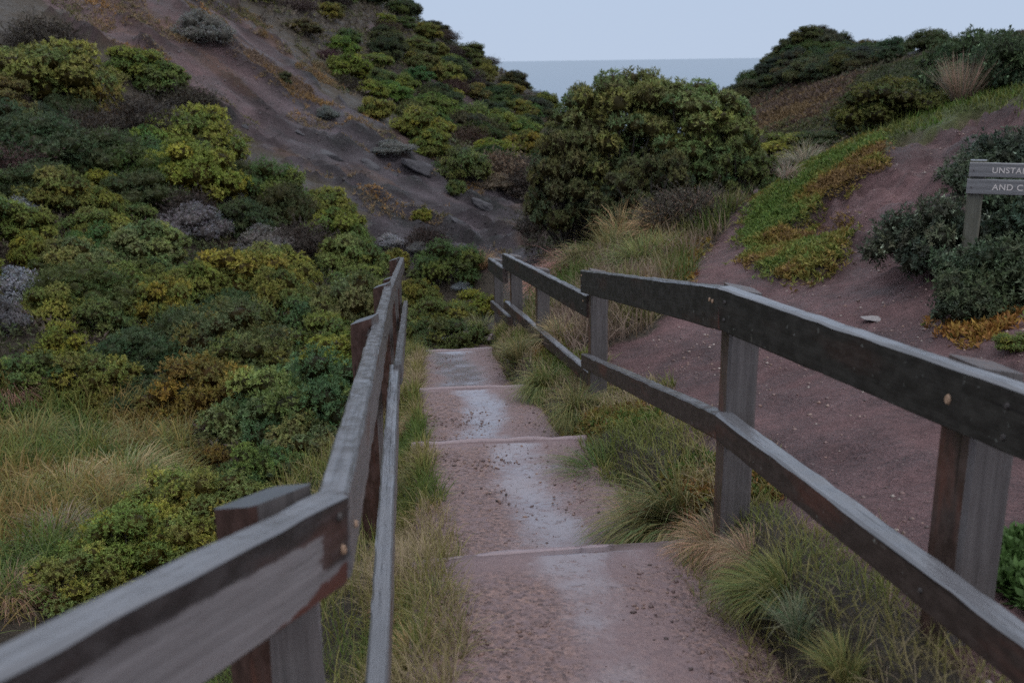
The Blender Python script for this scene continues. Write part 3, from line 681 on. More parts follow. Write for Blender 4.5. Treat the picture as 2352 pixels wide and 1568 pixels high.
def make_shrub(seed, nlobe=24, lobe=(.2, .36), hgt=.8, sprigs=70, nleaf=8, L=.075, Wd=.024, cols=((1, 1, 1),), lobe_var=.22, spiky=0.0, under=.15, flowers=0, core=(.22, .17, .12), open_=0.0, spread=(25, 75), twigs=26, flat=.75, upbias=.5, qr=(.58, 1.12)):
    """unit shrub (half width 1). returns foliage mesh and stem mesh"""
    r = np.random.default_rng(seed)
    C0 = []; Rd = []
    tries = 0
    while len(C0) < nlobe and tries < 4000:
        tries += 1
        a = r.uniform(0, 2*math.pi); zf = r.uniform(0, 1)**.8
        rad = math.sqrt(max(0, 1-zf**2.2)); q = r.uniform(*qr)
        lr_ = r.uniform(*lobe)
        p = np.array([math.cos(a)*rad*q*(1-lr_*.7), math.sin(a)*rad*q*(1-lr_*.7), hgt*(under+(1-under)*zf)*q-lr_*.5])
        if p[2] < lr_*.4: p[2] = lr_*.4
        if all(np.linalg.norm((p-c)) > .62*(lr_+l2_) for c, l2_ in zip(C0, Rd)) or tries > 2500: C0.append(p); Rd.append(lr_)
    C0 = np.array(C0); Rd = np.array(Rd); Q = []; K = []
    cols = np.array(cols, float)
    core = np.array(core)
    for i in range(len(C0)):
        n = int(sprigs*1.1*(Rd[i]/.28)**2)
        d = unit(r.normal(size=(n, 3))); d[:, 2] = np.where(r.random(n) < .72, np.abs(d[:, 2]), d[:, 2]); d = unit(d)
        sq = np.array([1, 1, flat]); bump = 1+.16*np.sin(d[:, 0]*7+i)*np.cos(d[:, 1]*8+2*i)
        p = C0[i]+d*sq*Rd[i]*(bump[:, None])*r.uniform(.86, 1.06, (n, 1))
        # drop sprigs deep inside other lobes
        dd = np.linalg.norm((p[:, None]-C0[None])/sq, axis=2)/Rd[None]; dd[:, i] = 9
        keep = (dd.min(1) > .80) & (r.random(n) > open_); p = p[keep]; d = d[keep]
        if not len(p): continue
        ax = unit(d+np.array([0, 0, upbias])+r.normal(size=d.shape)*.22)
        if spiky: p = p+ax*r.random((len(p), 1))**3*spiky
        base = cols[r.integers(len(cols))]*(1+r.normal()*lobe_var*.6)
        cc = base[None]*(1+r.normal(size=(len(p), 1))*.16)*(1+r.normal(size=(len(p), 3))*.05)
        q, c = leaves_on(p, ax, None, nleaf, L, Wd, r, spread, np.clip(cc, .08, 3)); Q.append(q); K.append(c)
        # dead leaves further in, tinted darker to paint shade into the gaps
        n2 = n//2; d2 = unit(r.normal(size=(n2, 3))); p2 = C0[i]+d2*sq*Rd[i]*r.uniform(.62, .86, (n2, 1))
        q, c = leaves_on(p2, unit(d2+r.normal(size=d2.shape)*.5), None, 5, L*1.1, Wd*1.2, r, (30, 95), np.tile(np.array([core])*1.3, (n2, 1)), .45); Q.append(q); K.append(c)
        if flowers:
            m = r.random(len(p)) < flowers
            if m.any():
                q, c = leaves_on(p[m]+ax[m]*L*.55, ax[m], None, 5, L*.5, L*.26, r, (50, 85), np.tile(np.array([[4.2, 4.3, 4.6]]), (m.sum(), 1)), .1); Q.append(q); K.append(c)
    Q = np.concatenate(Q); K = np.concatenate(K)
    V = Q.reshape(-1, 3); f = np.arange(len(V)).reshape(-1, 4); kc = np.repeat(K, 4, 0)
    # dead inner leaf mass, gap shade put into its dark colour: crumpled shell inside every lobe (triangles as degenerate-free separate mesh part)
    Vc = []; Fc = []; o = len(V)
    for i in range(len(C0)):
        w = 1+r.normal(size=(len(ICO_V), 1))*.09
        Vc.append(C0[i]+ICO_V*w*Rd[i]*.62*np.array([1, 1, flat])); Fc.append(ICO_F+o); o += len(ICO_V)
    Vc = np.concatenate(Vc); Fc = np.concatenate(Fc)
    # quads made from triangles by splitting: keep as list for mixed mesh
    me = bpy.data.meshes.new('foliage'); allV = np.concatenate([V, Vc]).astype(np.float32)
    nq, ntri = len(f), len(Fc)
    me.vertices.add(len(allV)); me.vertices.foreach_set('co', allV.ravel())
    loops = np.concatenate([f.ravel(), Fc.ravel()]).astype(np.int32)
    me.loops.add(len(loops)); me.loops.foreach_set('vertex_index', loops)
    me.polygons.add(nq+ntri); me.polygons.foreach_set('loop_start', np.concatenate([np.arange(nq)*4, nq*4+np.arange(ntri)*3]).astype(np.int32))
    me.update(calc_edges=True); me.materials.append(M_LEAF)
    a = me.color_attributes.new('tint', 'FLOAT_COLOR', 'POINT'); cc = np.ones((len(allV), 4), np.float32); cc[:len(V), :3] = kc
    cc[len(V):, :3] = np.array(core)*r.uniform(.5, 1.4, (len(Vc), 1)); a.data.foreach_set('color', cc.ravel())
    segs = []
    for i in r.permutation(len(C0))[:twigs]:
        m = C0[i]*np.array([.45, .45, .5])+r.normal(size=3)*.04; b0_ = np.array([r.normal()*.05, r.normal()*.05, -.12])
        segs += [(b0_, m, .028, .018), (m, C0[i], .018, .008)]
    tv, tf = tubes(segs); sm_ = mesh_np('stem', tv, tf, M_TWIG)
    return me, sm_

def make_twiggy(seed, n=420, hgt=.9, leafy=.5):
    """open dark twiggy bush: bare branching twigs with sparse small leaves"""
    r = np.random.default_rng(seed); segs = []; tips = []
    for i in range(n):
        a = r.uniform(0, 6.28); q = math.sqrt(r.random()); el = r.uniform(.15, 1.0)
        tip = np.array([math.cos(a)*q, math.sin(a)*q, hgt*el*math.sqrt(max(.05, 1-q*q*.8))])*r.uniform(.7, 1.05)
        mid = tip*np.array([.5, .5, .55])+r.normal(size=3)*.09; b0_ = np.array([r.normal()*.22, r.normal()*.22, -.1])
        segs += [(b0_, mid, .010, .007), (mid, tip, .007, .003)]
        for k in range(3):
            e = mid+(tip-mid)*r.uniform(.2, .9); t2 = e+unit(tip-mid)*.12+r.normal(size=3)*.10; segs.append((e, t2, .004, .002)); tips.append(t2)
        tips.append(tip)
    tv, tf = tubes(segs, 3); st = mesh_np('stem', tv, tf, M_TWIG)
    tips = np.array(tips); m = r.random(len(tips)) < leafy; p = tips[m]; ax = unit(p*np.array([1, 1, .4])+r.normal(size=p.shape)*.5+np.array([0, 0, .5]))
    cc = np.ones((len(p), 3))*(1+r.normal(size=(len(p), 1))*.2)
    q, c = leaves_on(p, ax, None, 6, .05, .017, r, (25, 85), np.clip(cc, .2, 2))
    # scattered inner dead leaves
    k = 2600; d = r.normal(size=(k, 3)); d = unit(d)*r.random((k, 1))**.45*np.array([.9, .9, hgt*.85]); d[:, 2] = np.abs(d[:, 2])
    q2, c2 = leaves_on(d, unit(r.normal(size=(k, 3))), None, 2, .06, .02, r, (30, 90), np.tile(np.array([[.42, .33, .28]]), (k, 1)), .5)
    return quads('foliage', np.concatenate([q, q2]), np.concatenate([c, c2]), M_LEAF), st

def blades(base, d0, ln, wd, r, droop, col, segs=4, curl=None):
    """grass blades: base (n,3), d0 unit start directions, ln (n), droop (n)"""
    n = len(base); p = base.copy(); d = d0.copy(); side = unit(np.cross(d0, np.array([0, 0, 1.])+r.normal(size=(n, 3))*.15)); Q = []; Cq = []
    for k in range(segs):
        st = (ln/segs)[:, None]; p2 = p+d*st
        w0 = (wd*(1-(k/segs)**2.2))[:, None]; w1 = (wd*(1-((k+1)/segs)**2.2)+.0004)[:, None]
        Q.append(np.stack([p-side*w0/2, p+side*w0/2, p2+side*w1/2, p2-side*w1/2], 1))
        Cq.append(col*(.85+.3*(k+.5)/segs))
        p = p2; d = unit(d+np.array([0, 0, -1.])*(droop/segs)[:, None]*(1+.5*k))
    return np.concatenate(Q), np.concatenate(Cq)
def make_tussock(seed, n=850, L=(.8, 1.35), wd=.018, lean=(8, 72), droop=(.5, 1.6), cols=(), wind=(0, 0), base_r=.24):
    r = np.random.default_rng(seed); a = r.uniform(0, 6.28, n); q = np.sqrt(r.random(n))*base_r
    b = np.stack([np.cos(a)*q, np.sin(a)*q, np.full(n, -.06)], 1)
    el = np.radians(lean[0]+(lean[1]-lean[0])*r.random(n)**.8); a2 = a+r.normal(size=n)*.5
    d = unit(np.stack([np.cos(a2)*np.sin(el)+wind[0], np.sin(a2)*np.sin(el)+wind[1], np.cos(el)], 1))
    cols = np.array(cols); c = cols[r.integers(len(cols), size=n)]*r.uniform(.7, 1.25, (n, 1))
    Q, K = blades(b, d, r.uniform(*L, n), wd*r.uniform(.6, 1.2, n), r, r.uniform(*droop, n), c)
    return quads('blades', Q, K, M_BLADE)

OL = ((1, 1, 1), (1.18, 1.1, .82), (.70, .88, .95), (.95, 1.0, .85), (.8, .95, .9), (1.1, 1.08, .9))
PROTO = {}
def proto(key, i=0):
    return PROTO[key][i % len(PROTO[key])]
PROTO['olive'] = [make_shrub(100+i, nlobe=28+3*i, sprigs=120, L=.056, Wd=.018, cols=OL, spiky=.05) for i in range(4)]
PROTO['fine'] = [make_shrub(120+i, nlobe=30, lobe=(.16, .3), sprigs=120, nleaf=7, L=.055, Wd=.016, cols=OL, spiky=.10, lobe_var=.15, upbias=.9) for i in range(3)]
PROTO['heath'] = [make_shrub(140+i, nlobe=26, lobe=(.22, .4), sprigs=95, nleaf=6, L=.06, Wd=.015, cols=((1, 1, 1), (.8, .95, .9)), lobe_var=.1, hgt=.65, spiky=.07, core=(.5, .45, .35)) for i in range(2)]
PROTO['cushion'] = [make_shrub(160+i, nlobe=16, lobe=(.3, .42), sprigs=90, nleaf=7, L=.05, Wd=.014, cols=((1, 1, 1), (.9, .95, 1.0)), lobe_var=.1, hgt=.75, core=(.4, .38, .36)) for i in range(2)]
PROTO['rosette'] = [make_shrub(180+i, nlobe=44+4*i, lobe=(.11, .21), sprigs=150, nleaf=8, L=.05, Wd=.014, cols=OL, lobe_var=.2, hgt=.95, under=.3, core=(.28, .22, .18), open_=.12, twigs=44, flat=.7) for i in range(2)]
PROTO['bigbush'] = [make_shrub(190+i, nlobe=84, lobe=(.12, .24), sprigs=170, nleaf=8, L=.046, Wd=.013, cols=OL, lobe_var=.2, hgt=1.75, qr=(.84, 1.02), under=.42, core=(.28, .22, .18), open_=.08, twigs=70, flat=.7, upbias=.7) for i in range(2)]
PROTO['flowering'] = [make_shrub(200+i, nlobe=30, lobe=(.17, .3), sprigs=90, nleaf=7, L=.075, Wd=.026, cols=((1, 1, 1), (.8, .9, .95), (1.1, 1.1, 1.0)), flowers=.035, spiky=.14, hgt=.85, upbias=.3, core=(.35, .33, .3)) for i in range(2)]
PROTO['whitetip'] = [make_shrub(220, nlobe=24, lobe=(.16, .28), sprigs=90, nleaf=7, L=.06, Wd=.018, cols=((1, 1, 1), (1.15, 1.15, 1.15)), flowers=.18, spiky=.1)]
PROTO['twiggy'] = [make_twiggy(240), make_twiggy(241, 360, .75, .8)]
GT = ((1, 1, 1), (.8, 1.05, .8), (1.6, 1.25, 1.15), (1.3, 1.15, .95), (1.9, 1.45, 1.4))
PROTO['tuss'] = [make_tussock(260+i, cols=GT) for i in range(3)]
PROTO['tussl'] = [make_tussock(270+i, 950, (.9, 1.5), .015, (20, 70), (.7, 1.9), GT, wind=(-.7, -.3)) for i in range(2)]
PROTO['spiky'] = [make_tussock(280, 600, (.8, 1.4), .012, (2, 42), (.05, .35), GT, base_r=.16)]
PROTO['fall'] = [make_tussock(290, 1000, (1.0, 1.6), .012, (30, 75), (.8, 1.9), GT, base_r=.3)]

def shade(c, k=.08):
    return tuple(max(.003, x*(1+random.uniform(-k, k))) for x in c)
def plant(name, key, x, y, sx_, sy_, sz_, rz, tint, label, cat, group=None, parts=True, sink=.04, var=0, tilt=(0, 0)):
    z = float(hz(x, y))
    pr = proto(key, var); tussock = not isinstance(pr, tuple)
    if tussock or not parts:
        o = link(name, pr if tussock else pr[0]); o.color = (*tint, 1); objs = o
    else:
        o = empty(name); fo = link('foliage', pr[0], o); fo.color = (*tint, 1); link('stem', pr[1], o)
    o.location = (x, y, z-sink*sz_); o.rotation_euler = (tilt[0], tilt[1], rz); o.scale = (sx_, sy_, sz_)
    return tag(o, label, cat, group)
def place(name, key, u, v, wpx, tint, label, cat='shrub', group=None, ratio=.8, dmin=1.5, var=None, lift=.42, parts=True, hs=1.0, dmax=95, ysc=1.0):
    """u,v: middle of the crown as measured; size from its apparent width; stands on the ground found there"""
    k = wpx/2/F
    x, D = hit(u, v, 0, dmin, dmax, k*ratio*lift*2*hs)
    dep = float(project(np.array([x, D, ray(u, v)[2]*D]))[2]); s = wpx/2/F*dep
    if var is None: var = random.randrange(8)
    return plant(name, key, x, D, s, s*ysc, s*ratio/.8*hs, random.uniform(0, 6.28), shade(tint), label, cat, group, parts, var=var)

# ================================================================== PLANTS: the shrubs one can tell apart
OLV = (.212, .226, .064); YEL = (.262, .252, .060); MID = (.150, .182, .066); DRK = (.078, .102, .048); BRI = (.205, .232, .092); LIM = (.255, .270, .072)
SIL = (.36, .39, .40); GRY = (.22, .215, .20); ORA = (.235, .165, .052); TAN = (.26, .20, .145); GGR = (.125, .145, .095); BRN = (.085, .068, .055)
SH = [
 # upper left above and beside the bare slope
 ('olive', 110, 112, 250, OLV, 'broad olive crowned shrub overhanging the dark bank highest on the left edge', .7),
 ('olive', 300, 118, 130, OLV, 'small olive shrub on the bank crest beside the bare slope top', .7),
 ('olive', 366, 158, 120, MID, 'small rounded shrub perched at the bare slope edge above the dark twigs', .7),
 ('olive', 430, 262, 215, OLV, 'large domed olive shrub bordering the bare slope edge', .8),
 ('olive', 432, 352, 230, YEL, 'yellowish lumpy shrub just below the large domed olive shrub', .75),
 ('heath', 75, 265, 260, DRK, 'dark green heath shrub below the overhanging olive crown', .7),
 ('heath', 235, 300, 220, DRK, 'dark heath shrub next to the pale dead grass wisp', .7),
 ('heath', 60, 370, 190, DRK, 'blackish green heath shrub above the grey topped olive clump', .7),
 ('heath', 300, 390, 190, DRK, 'dark fine leaved shrub left of the yellowish lumpy shrub', .7),
 ('twiggy', 300, 225, 230, BRN, 'dark bare twiggy bush in the hollow under the bank crest', .8),
 ('twiggy', 430, 190, 150, BRN, 'dark bare twigs tangled below the perched rounded shrub', .8),
 ('twiggy', 90, 40, 200, BRN, 'dark twiggy bush at the slope top in the upper corner', .8),
 ('fine', 618, 385, 150, MID, 'rounded green shrub standing alone against the bare slope', .95),
 ('fine', 560, 470, 150, DRK, 'dark green shrub below the lone rounded shrub', .8),
 # middle left
 ('olive', 122, 405, 170, OLV, 'olive clump with brownish edge beneath the dark heath', .7),
 ('olive', 225, 400, 80, YEL, 'small yellow green clump touching the brownish edged olive clump', .8),
 ('olive', 232, 452, 90, OLV, 'narrow upright olive clump in the middle of the scrub', 1.1),
 ('olive', 215, 498, 140, OLV, 'yellow tipped olive clump below the narrow upright clump', .7),
 ('olive', 300, 470, 100, MID, 'mid green clump beside the narrow upright olive clump', .7),
 ('olive', 55, 490, 130, OLV, 'olive clump under the small silver cushion on the left slope', .75),
 ('olive', 72, 560, 100, YEL, 'yellow green shrub in a column at the left border of the scrub', 1.1),
 ('olive', 160, 570, 180, BRI, 'bright olive dome with many small lobes in the left scrub', .7),
 ('olive', 330, 535, 180, BRI, 'wide bright olive shrub below the grey green lichen bush', .75),
 ('olive', 262, 628, 170, OLV, 'olive shrub under the wide bright olive shrub', .65),
 ('olive', 440, 625, 130, OLV, 'upright olive shrub in the middle of the lower scrub', .9),
 ('olive', 352, 610, 110, MID, 'mid green shrub left of the upright olive shrub', .8),
 ('olive', 618, 585, 170, OLV, 'olive shrub directly below the grey arching twig bush', .75),
 ('olive', 700, 622, 70, OLV, 'small olive ball beside a dark hollow near the fence top', .9),
 ('cushion', 40, 628, 150, SIL, 'silver grey cushion bush at the left edge of the lower scrub', .6),
 ('cushion', 8, 700, 90, GRY, 'grey leafless looking cushion bush below the silver edge cushion', .9),
 ('cushion', 45, 455, 70, SIL, 'small silver cushion topping an olive clump on the left slope', .6),
 ('cushion', 430, 478, 150, GRY, 'grey green lichen coloured bush in the centre of the left slope', .55),
 ('cushion', 510, 498, 60, SIL, 'small pale silver bush beside the grey green lichen bush', .8),
 ('cushion', 605, 528, 130, GRY, 'grey arching twig bush below the dark green shrub', .55),
 ('cushion', 530, 425, 60, GRY, 'pale grey sprig bush hanging at the yellowish lumpy shrub edge', .9),
 ('twiggy', 690, 505, 170, BRN, 'brown twiggy mound in the dark hollow beside the olive column', .8),
 ('twiggy', 420, 440, 150, BRN, 'dark twig tangle under the yellowish lumpy shrub', .7),
 ('olive', 745, 445, 120, OLV, 'topmost olive dome of the shrub column beside the grey slope', .8),
 ('olive', 770, 500, 140, OLV, 'second olive dome down the shrub column beside the grey slope', .8),
 ('olive', 800, 560, 150, BRI, 'third broad dome down the shrub column beside the grey slope', .8),
 ('olive', 820, 625, 130, MID, 'lowest dome of the shrub column, just above the fence end', .7),
 ('olive', 905, 585, 70, YEL, 'small yellow tipped shrub behind the far end of the left fence', .9),
 ('cushion', 900, 540, 58, SIL, 'round silver cushion on the grey slope above the fence end', .85),
 ('cushion', 958, 560, 40, GRY, 'tiny grey cushion beside the lone dark shrub on grey slope', .9),
 ('fine', 1030, 570, 150, MID, 'dark leafy shrub standing alone on the grey slope above the steps', .85),
 ('twiggy', 980, 525, 110, BRN, 'brown dead topped bush behind the lone dark slope shrub', .9),
 ('olive', 970, 488, 45, YEL, 'tiny yellow green tuft crowning the brown dead topped bush', .7),
 # lower left, nearer
 ('heath', 430, 715, 230, DRK, 'dark green shrub filling the scrub centre above the orange bush', .75),
 ('heath', 300, 770, 210, DRK, 'blackish shrub left of the orange brown bush', .75),
 ('fine', 540, 700, 170, MID, 'green sprouting shrub above the white tipped bush', .8),
 ('olive', 112, 680, 150, OLV, 'olive shrub under the silver edge cushion', .8),
 ('fine', 130, 760, 130, YEL, 'yellow green sprouting shrub at the left border', .9),
 ('fine', 220, 700, 160, MID, 'dull green shrub in the shade below the olive shrubs', .8),
 ('fine', 60, 830, 170, MID, 'mid green shrub above the reddish grass at the border', .8),
 ('fine', 200, 830, 190, OLV, 'yellowish sprigged shrub behind the grassy flat', .75),
 ('heath', 330, 880, 190, DRK, 'dark low shrub at the back edge of the grassy flat', .6),
 ('fine', 465, 850, 250, ORA, 'orange brown dying bush in the lower scrub', .8),
 ('fine', 340, 905, 60, YEL, 'tiny yellow leaved sprig at the foot of the orange brown bush', .9),
 ('whitetip', 655, 765, 95, GGR, 'small white tipped bush between olive and bright green shrubs', .9),
 ('whitetip', 790, 655, 150, GGR, 'grey green shrub with pale tips beside the fence posts', .7),
 ('fine', 760, 745, 200, OLV, 'yellowish olive shrub leaning on the left fence', .75),
 ('olive', 650, 868, 285, BRI, 'large bright green shrub in the scrub beside the left fence', .75),
 ('olive', 745, 900, 110, MID, 'green shrub tucked between bright shrub and left fence', .9),
 ('whitetip', 500, 975, 90, GGR, 'pale flecked sprig bush in front of the orange brown bush', .8),
 ('fine', 610, 950, 90, YEL, 'yellow sprig topped shrub in front of the large bright shrub', .9),
 ('olive', 700, 985, 190, BRI, 'leafy green shrub pressed against the near fence rail', .85),
 ('olive', 600, 1050, 190, MID, 'mid green leafy shrub above the near post top', .8),
 ('fine', 480, 1040, 110, ORA, 'amber tipped shrub in front of the grassy flat', 1.0),
 ('fine', 420, 1110, 250, LIM, 'yellow green shrub left of the near post top', .8),
 ('fine', 520, 1130, 212, LIM, 'green shrub directly behind the near post top', .7),
 ('fine', 290, 1200, 262, LIM, 'yellow green shrub above the near sloping rail', .75),
 ('fine', 400, 1220, 212, LIM, 'low green shrub touching the near sloping rail', .7),
 ('fine', 160, 1300, 225, LIM, 'lowest yellow green shrub above the near sloping rail', .7),
 # beyond the last step
 ('olive', 960, 655, 90, OLV, 'green shrub in the gully just past the left fence end', .8),
 ('fine', 1010, 700, 150, OLV, 'olive shrub in the gully straight beyond the last step', .7),
 ('fine', 1095, 680, 120, YEL, 'golden yellow shrub in the gully beside the right fence end', .7),
 ('fine', 1040, 745, 150, MID, 'dense green shrub right behind the last step', .7),
 ('fine', 965, 745, 90, MID, 'green shrub between the left fence and the last step', .9),
 ('cushion', 1062, 648, 42, SIL, 'silver cushion bush in the gully above the golden shrub', .7),
 # hillside right of the bare slope
 ('cushion', 462, 32, 120, GRY, 'lumpy grey bush at the head of the bare slope', .6),
 ('fine', 650, 170, 46, DRK, 'small dark green bush alone on the upper bare slope', .9),
 ('cushion', 752, 245, 44, GRY, 'grey topped little bush at the middle of the bare slope border', 1.1),
 ('cushion', 498, 282, 30, GRY, 'tiny grey bush on the bare slope beside the large domed shrub', 1.2),
 ('olive', 852, 192, 70, YEL, 'bright yellow shrub halfway down the hillside', .7),
 ('olive', 860, 230, 80, OLV, 'olive shrub right below the bright yellow hillside shrub', .8),
 ('olive', 965, 262, 120, YEL, 'yellow topped shrub in the centre of the far hillside', .7),
 ('olive', 990, 310, 90, OLV, 'olive shrub under the yellow topped hillside shrub', .8),
 ('fine', 1065, 350, 120, MID, 'dark green wedge shrub at the lower border of the hillside scrub', .8),
 ('cushion', 905, 330, 90, GRY, 'grey low bush fringing the bare slope below the hillside scrub', .5),
 ('twiggy', 1150, 350, 140, TAN, 'tan dry bush between hillside scrub and the large centre bush', .8),
 ('cushion', 1130, 400, 80, TAN, 'pale brown bush at the foot of the hillside scrub', .7),
 ('olive', 1020, 150, 80, OLV, 'olive shrub high on the far hillside below the skyline', .8),
 ('olive', 1080, 252, 130, MID, 'dark lobed shrub at the lower end of the far hillside', .7),
 ('olive', 1150, 262, 100, OLV, 'olive lobed shrub next to the dark lobed hillside shrub', .7),
 ('fine', 1045, 420, 50, MID, 'small green bush on the grey slope below the wedge shrub', .9),
 # centre bush, right side
 ('twiggy', 1300, 440, 240, BRN, 'dark brown leafless thicket at the foot of the centre bush', .9),
 ('twiggy', 1440, 430, 260, BRN, 'dark twiggy undergrowth beneath the large centre bush', .8),
 ('twiggy', 1590, 420, 240, BRN, 'dark twiggy undergrowth behind the tall grass bank', .8),
 ('twiggy', 1240, 370, 180, BRN, 'brown twiggy bush between the hillside and the centre bush', .8),
 ('flowering', 1715, 355, 130, GGR, 'grey green leafy bush at the right foot of the centre bush', .9),
 ('olive', 1810, 318, 150, OLV, 'low yellow green bush in the dip behind the mound', .55),
 ('olive', 1770, 335, 80, YEL, 'small yellow bush touching the centre bush', .7),
 ('heath', 1880, 300, 120, DRK, 'dark low bush in the dip below the brown hillside', .6),
 ('olive', 2060, 195, 220, (.10, .105, .035), 'dark olive dense bush on the mound ridge left of pale tussock', .75),
 ('olive', 1990, 250, 120, (.085, .09, .035), 'small dark olive bush below the dense ridge bush', .8),
 ('flowering', 2230, 95, 200, DRK, 'tall dark bush on the ridge behind the pale tussock', 1.0),
 ('flowering', 2330, 95, 180, DRK, 'tallest dark bush in the upper corner above the sign', 1.15),
 ('heath', 2140, 68, 110, DRK, 'rounded dark bush on the far skyline of the ridge', .7),
 ('heath', 2075, 88, 80, DRK, 'low dark bush on the skyline left of the rounded one', .5),
 ('flowering', 2170, 495, 265, (.092, .108, .068), 'spreading dark shrub dotted with white flowers left of the sign', .9),
 ('flowering', 2290, 590, 260, (.092, .108, .068), 'dark flowering shrub in front of the sign post', .9),
 ('flowering', 2345, 440, 300, (.092, .108, .068), 'dark flowering shrub behind the sign boards', .9),
 ('flowering', 2320, 330, 260, (.092, .108, .068), 'dark green bush on the mound above the sign', .8),
 ('flowering', 2245, 655, 170, (.092, .108, .068), 'low white flowered shrub at the edge of the dirt track', .9),
 ('fine', 2335, 775, 90, OLV, 'low olive bush at the dirt track edge near the picture border', .6),
]
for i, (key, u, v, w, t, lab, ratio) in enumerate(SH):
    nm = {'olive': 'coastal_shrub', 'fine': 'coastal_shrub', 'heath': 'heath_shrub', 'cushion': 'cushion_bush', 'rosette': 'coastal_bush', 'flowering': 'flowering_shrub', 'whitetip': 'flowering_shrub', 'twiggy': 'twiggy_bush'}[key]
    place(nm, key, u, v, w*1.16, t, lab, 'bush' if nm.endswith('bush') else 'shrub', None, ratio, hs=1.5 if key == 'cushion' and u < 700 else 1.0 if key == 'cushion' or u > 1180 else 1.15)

for (key, u, D, hw, top_v, t, lab, vr) in (('bigbush', 1425, 17.2, 1.35, 158, (.175, .185, .074), 'large dark rounded bush against the sea at the gully mouth', 1),
        ('bigbush', 1585, 17.0, 1.30, 180, (.20, .225, .085), 'brighter green dome forming the right half of the centre bush', 1),
        ('rosette', 1685, 16.2, .85, 285, (.135, .165, .066), 'small green dome on the right flank of the centre bush', 0),
        ('bigbush', 1325, 16.9, .95, 275, (.135, .135, .066), 'dull olive bush on the left flank of the large centre bush', 1),
        ('rosette', 1320, 18.2, .42, 178, (.18, .185, .075), 'sprig of leaves on bare stems sticking up beside the centre bush', 1),
        ('rosette', 1500, 15.4, 1.0, 330, (.10, .105, .055), 'dull inner lobe low on the front of the large centre bush', 1)):
    q = P(u, top_v, D); zg = float(hz(q[0], D)); top_ = 1.68 if key == 'bigbush' else 1.0; sz = (q[2]-zg)/top_
    plant('coastal_bush', key, q[0], D, hw, hw*.95, sz, random.uniform(0, 6.28), t, lab, 'bush', None, True, var=vr)
# ---- shrubs of the continuous scrub that nothing sets apart
def poisson(n_try, box, poly, rmin, ymin, ymax, grow=0.0, taken=None, xmin=-99, xmax=99, seed=1):
    r = np.random.default_rng(seed); x = r.uniform(box[0], box[1], n_try); y = r.uniform(max(box[2], ymin), min(box[3], ymax), n_try)
    z = hz(x, y); u, v, d = project(np.stack([x, y, z], -1)); ok = inpoly(u, v, poly) & (d > .5) & (x > xmin) & (x < xmax)
    out = []; T = list(taken or [])
    for a, b in zip(x[ok], y[ok]):
        m = rmin+grow*b
        if all((a-p)**2+(b-q)**2 > m*m for p, q in T): T.append((a, b)); out.append((a, b))
    return out
Z_SCRUB = [(-160, 240), (60, 250), (180, 260), (330, 280), (430, 320), (520, 380), (640, 420), (700, 480), (780, 510), (850, 580), (905, 620), (905, 640), (860, 720), (800, 900), (720, 1080), (500, 1160), (420, 1000), (330, 900), (150, 890), (-160, 860)]
Z_HILL = [(520, -80), (580, 15), (660, 70), (765, 145), (795, 210), (850, 235), (890, 268), (985, 300), (1095, 358), (1195, 415), (1260, 430), (1330, 300), (1330, 215), (1290, 215), (1180, 160), (1080, 80), (900, -10), (800, -80)]
Z_RHILL = [(1665, 225), (1750, 150), (1830, 80), (1870, 55), (1990, 75), (2060, 100), (2040, 160), (1960, 165), (1900, 185), (1790, 195), (1700, 240)]
big = [(o.location.x, o.location.y) for o in COL.objects if o.parent is None and 'category' in o and o['category'] in ('shrub', 'bush')]
for o in list(COL.objects):
    if o.name.startswith('cushion_bush') and o.location.x < 0:
        for k in (.6, 1.1, 1.6): q = o.location*(1-k/o.location.length); big.append((q.x, q.y))
fl = poisson(6000, (-16, 1, 3.5, 30), Z_SCRUB, .55, 3.5, 30, .012, big, seed=5)[:150]
PREPS = {'in', 'on', 'at', 'of', 'below', 'beside', 'under', 'above', 'bordering', 'beneath', 'touching', 'left', 'right', 'directly', 'just', 'next', 'overhanging', 'perched', 'standing', 'tangled', 'with', 'behind', 'topping', 'hanging', 'filling', 'between', 'leaning', 'tucked', 'pressed', 'fringing', 'halfway', 'high', 'alone', 'down', 'crowning'}
NAMED = []
for o in COL.objects:
    if o.parent is None and o.get('category') in ('shrub', 'bush'):
        w_ = o['label'].split(); k = next((i for i, q in enumerate(w_) if q in PREPS), len(w_)); NAMED.append((o.location.copy(), ' '.join(w_[:k]), o['label']))
cnt_ = {}
for _, nk, _l in NAMED: cnt_[nk] = cnt_.get(nk, 0)+1
USED = set()
def near_label(what, x, y):
    loc = Vector((x, y, float(hz(x, y)))); u0, v0, _ = project(np.array(loc))
    for l_, nk, full in sorted(NAMED, key=lambda t_: (t_[0]-loc).length)[:14]:
        if cnt_[nk] > 1 and len(full.split()) > 9: continue
        u1, v1, _ = project(np.array(l_)); du, dv = u0-u1, v0-v1
        rel = ('left of' if du < 0 else 'right of') if abs(du) > abs(dv)*1.2 else ('above' if dv < 0 else 'below')
        lab = f"{what} just {rel} the {full if cnt_[nk] > 1 else nk}"
        if lab not in USED and len(lab.split()) <= 16: USED.add(lab); return lab
    return None
def size_word(s_, lo, hi): return 'small' if s_ < lo else ('broad' if s_ > hi else 'medium')
LEFTK = [('olive', OLV, 'coastal_shrub', 'nondescript olive shrub in the dense scrub of the left slope'), ('fine', MID, 'coastal_shrub', 'nondescript mid green shrub in the dense scrub of the left slope'),
         ('heath', DRK, 'heath_shrub', 'nondescript dark shrub in the dense scrub of the left slope'), ('twiggy', BRN, 'twiggy_bush', 'nondescript brown twiggy bush in the dense scrub of the left slope')]
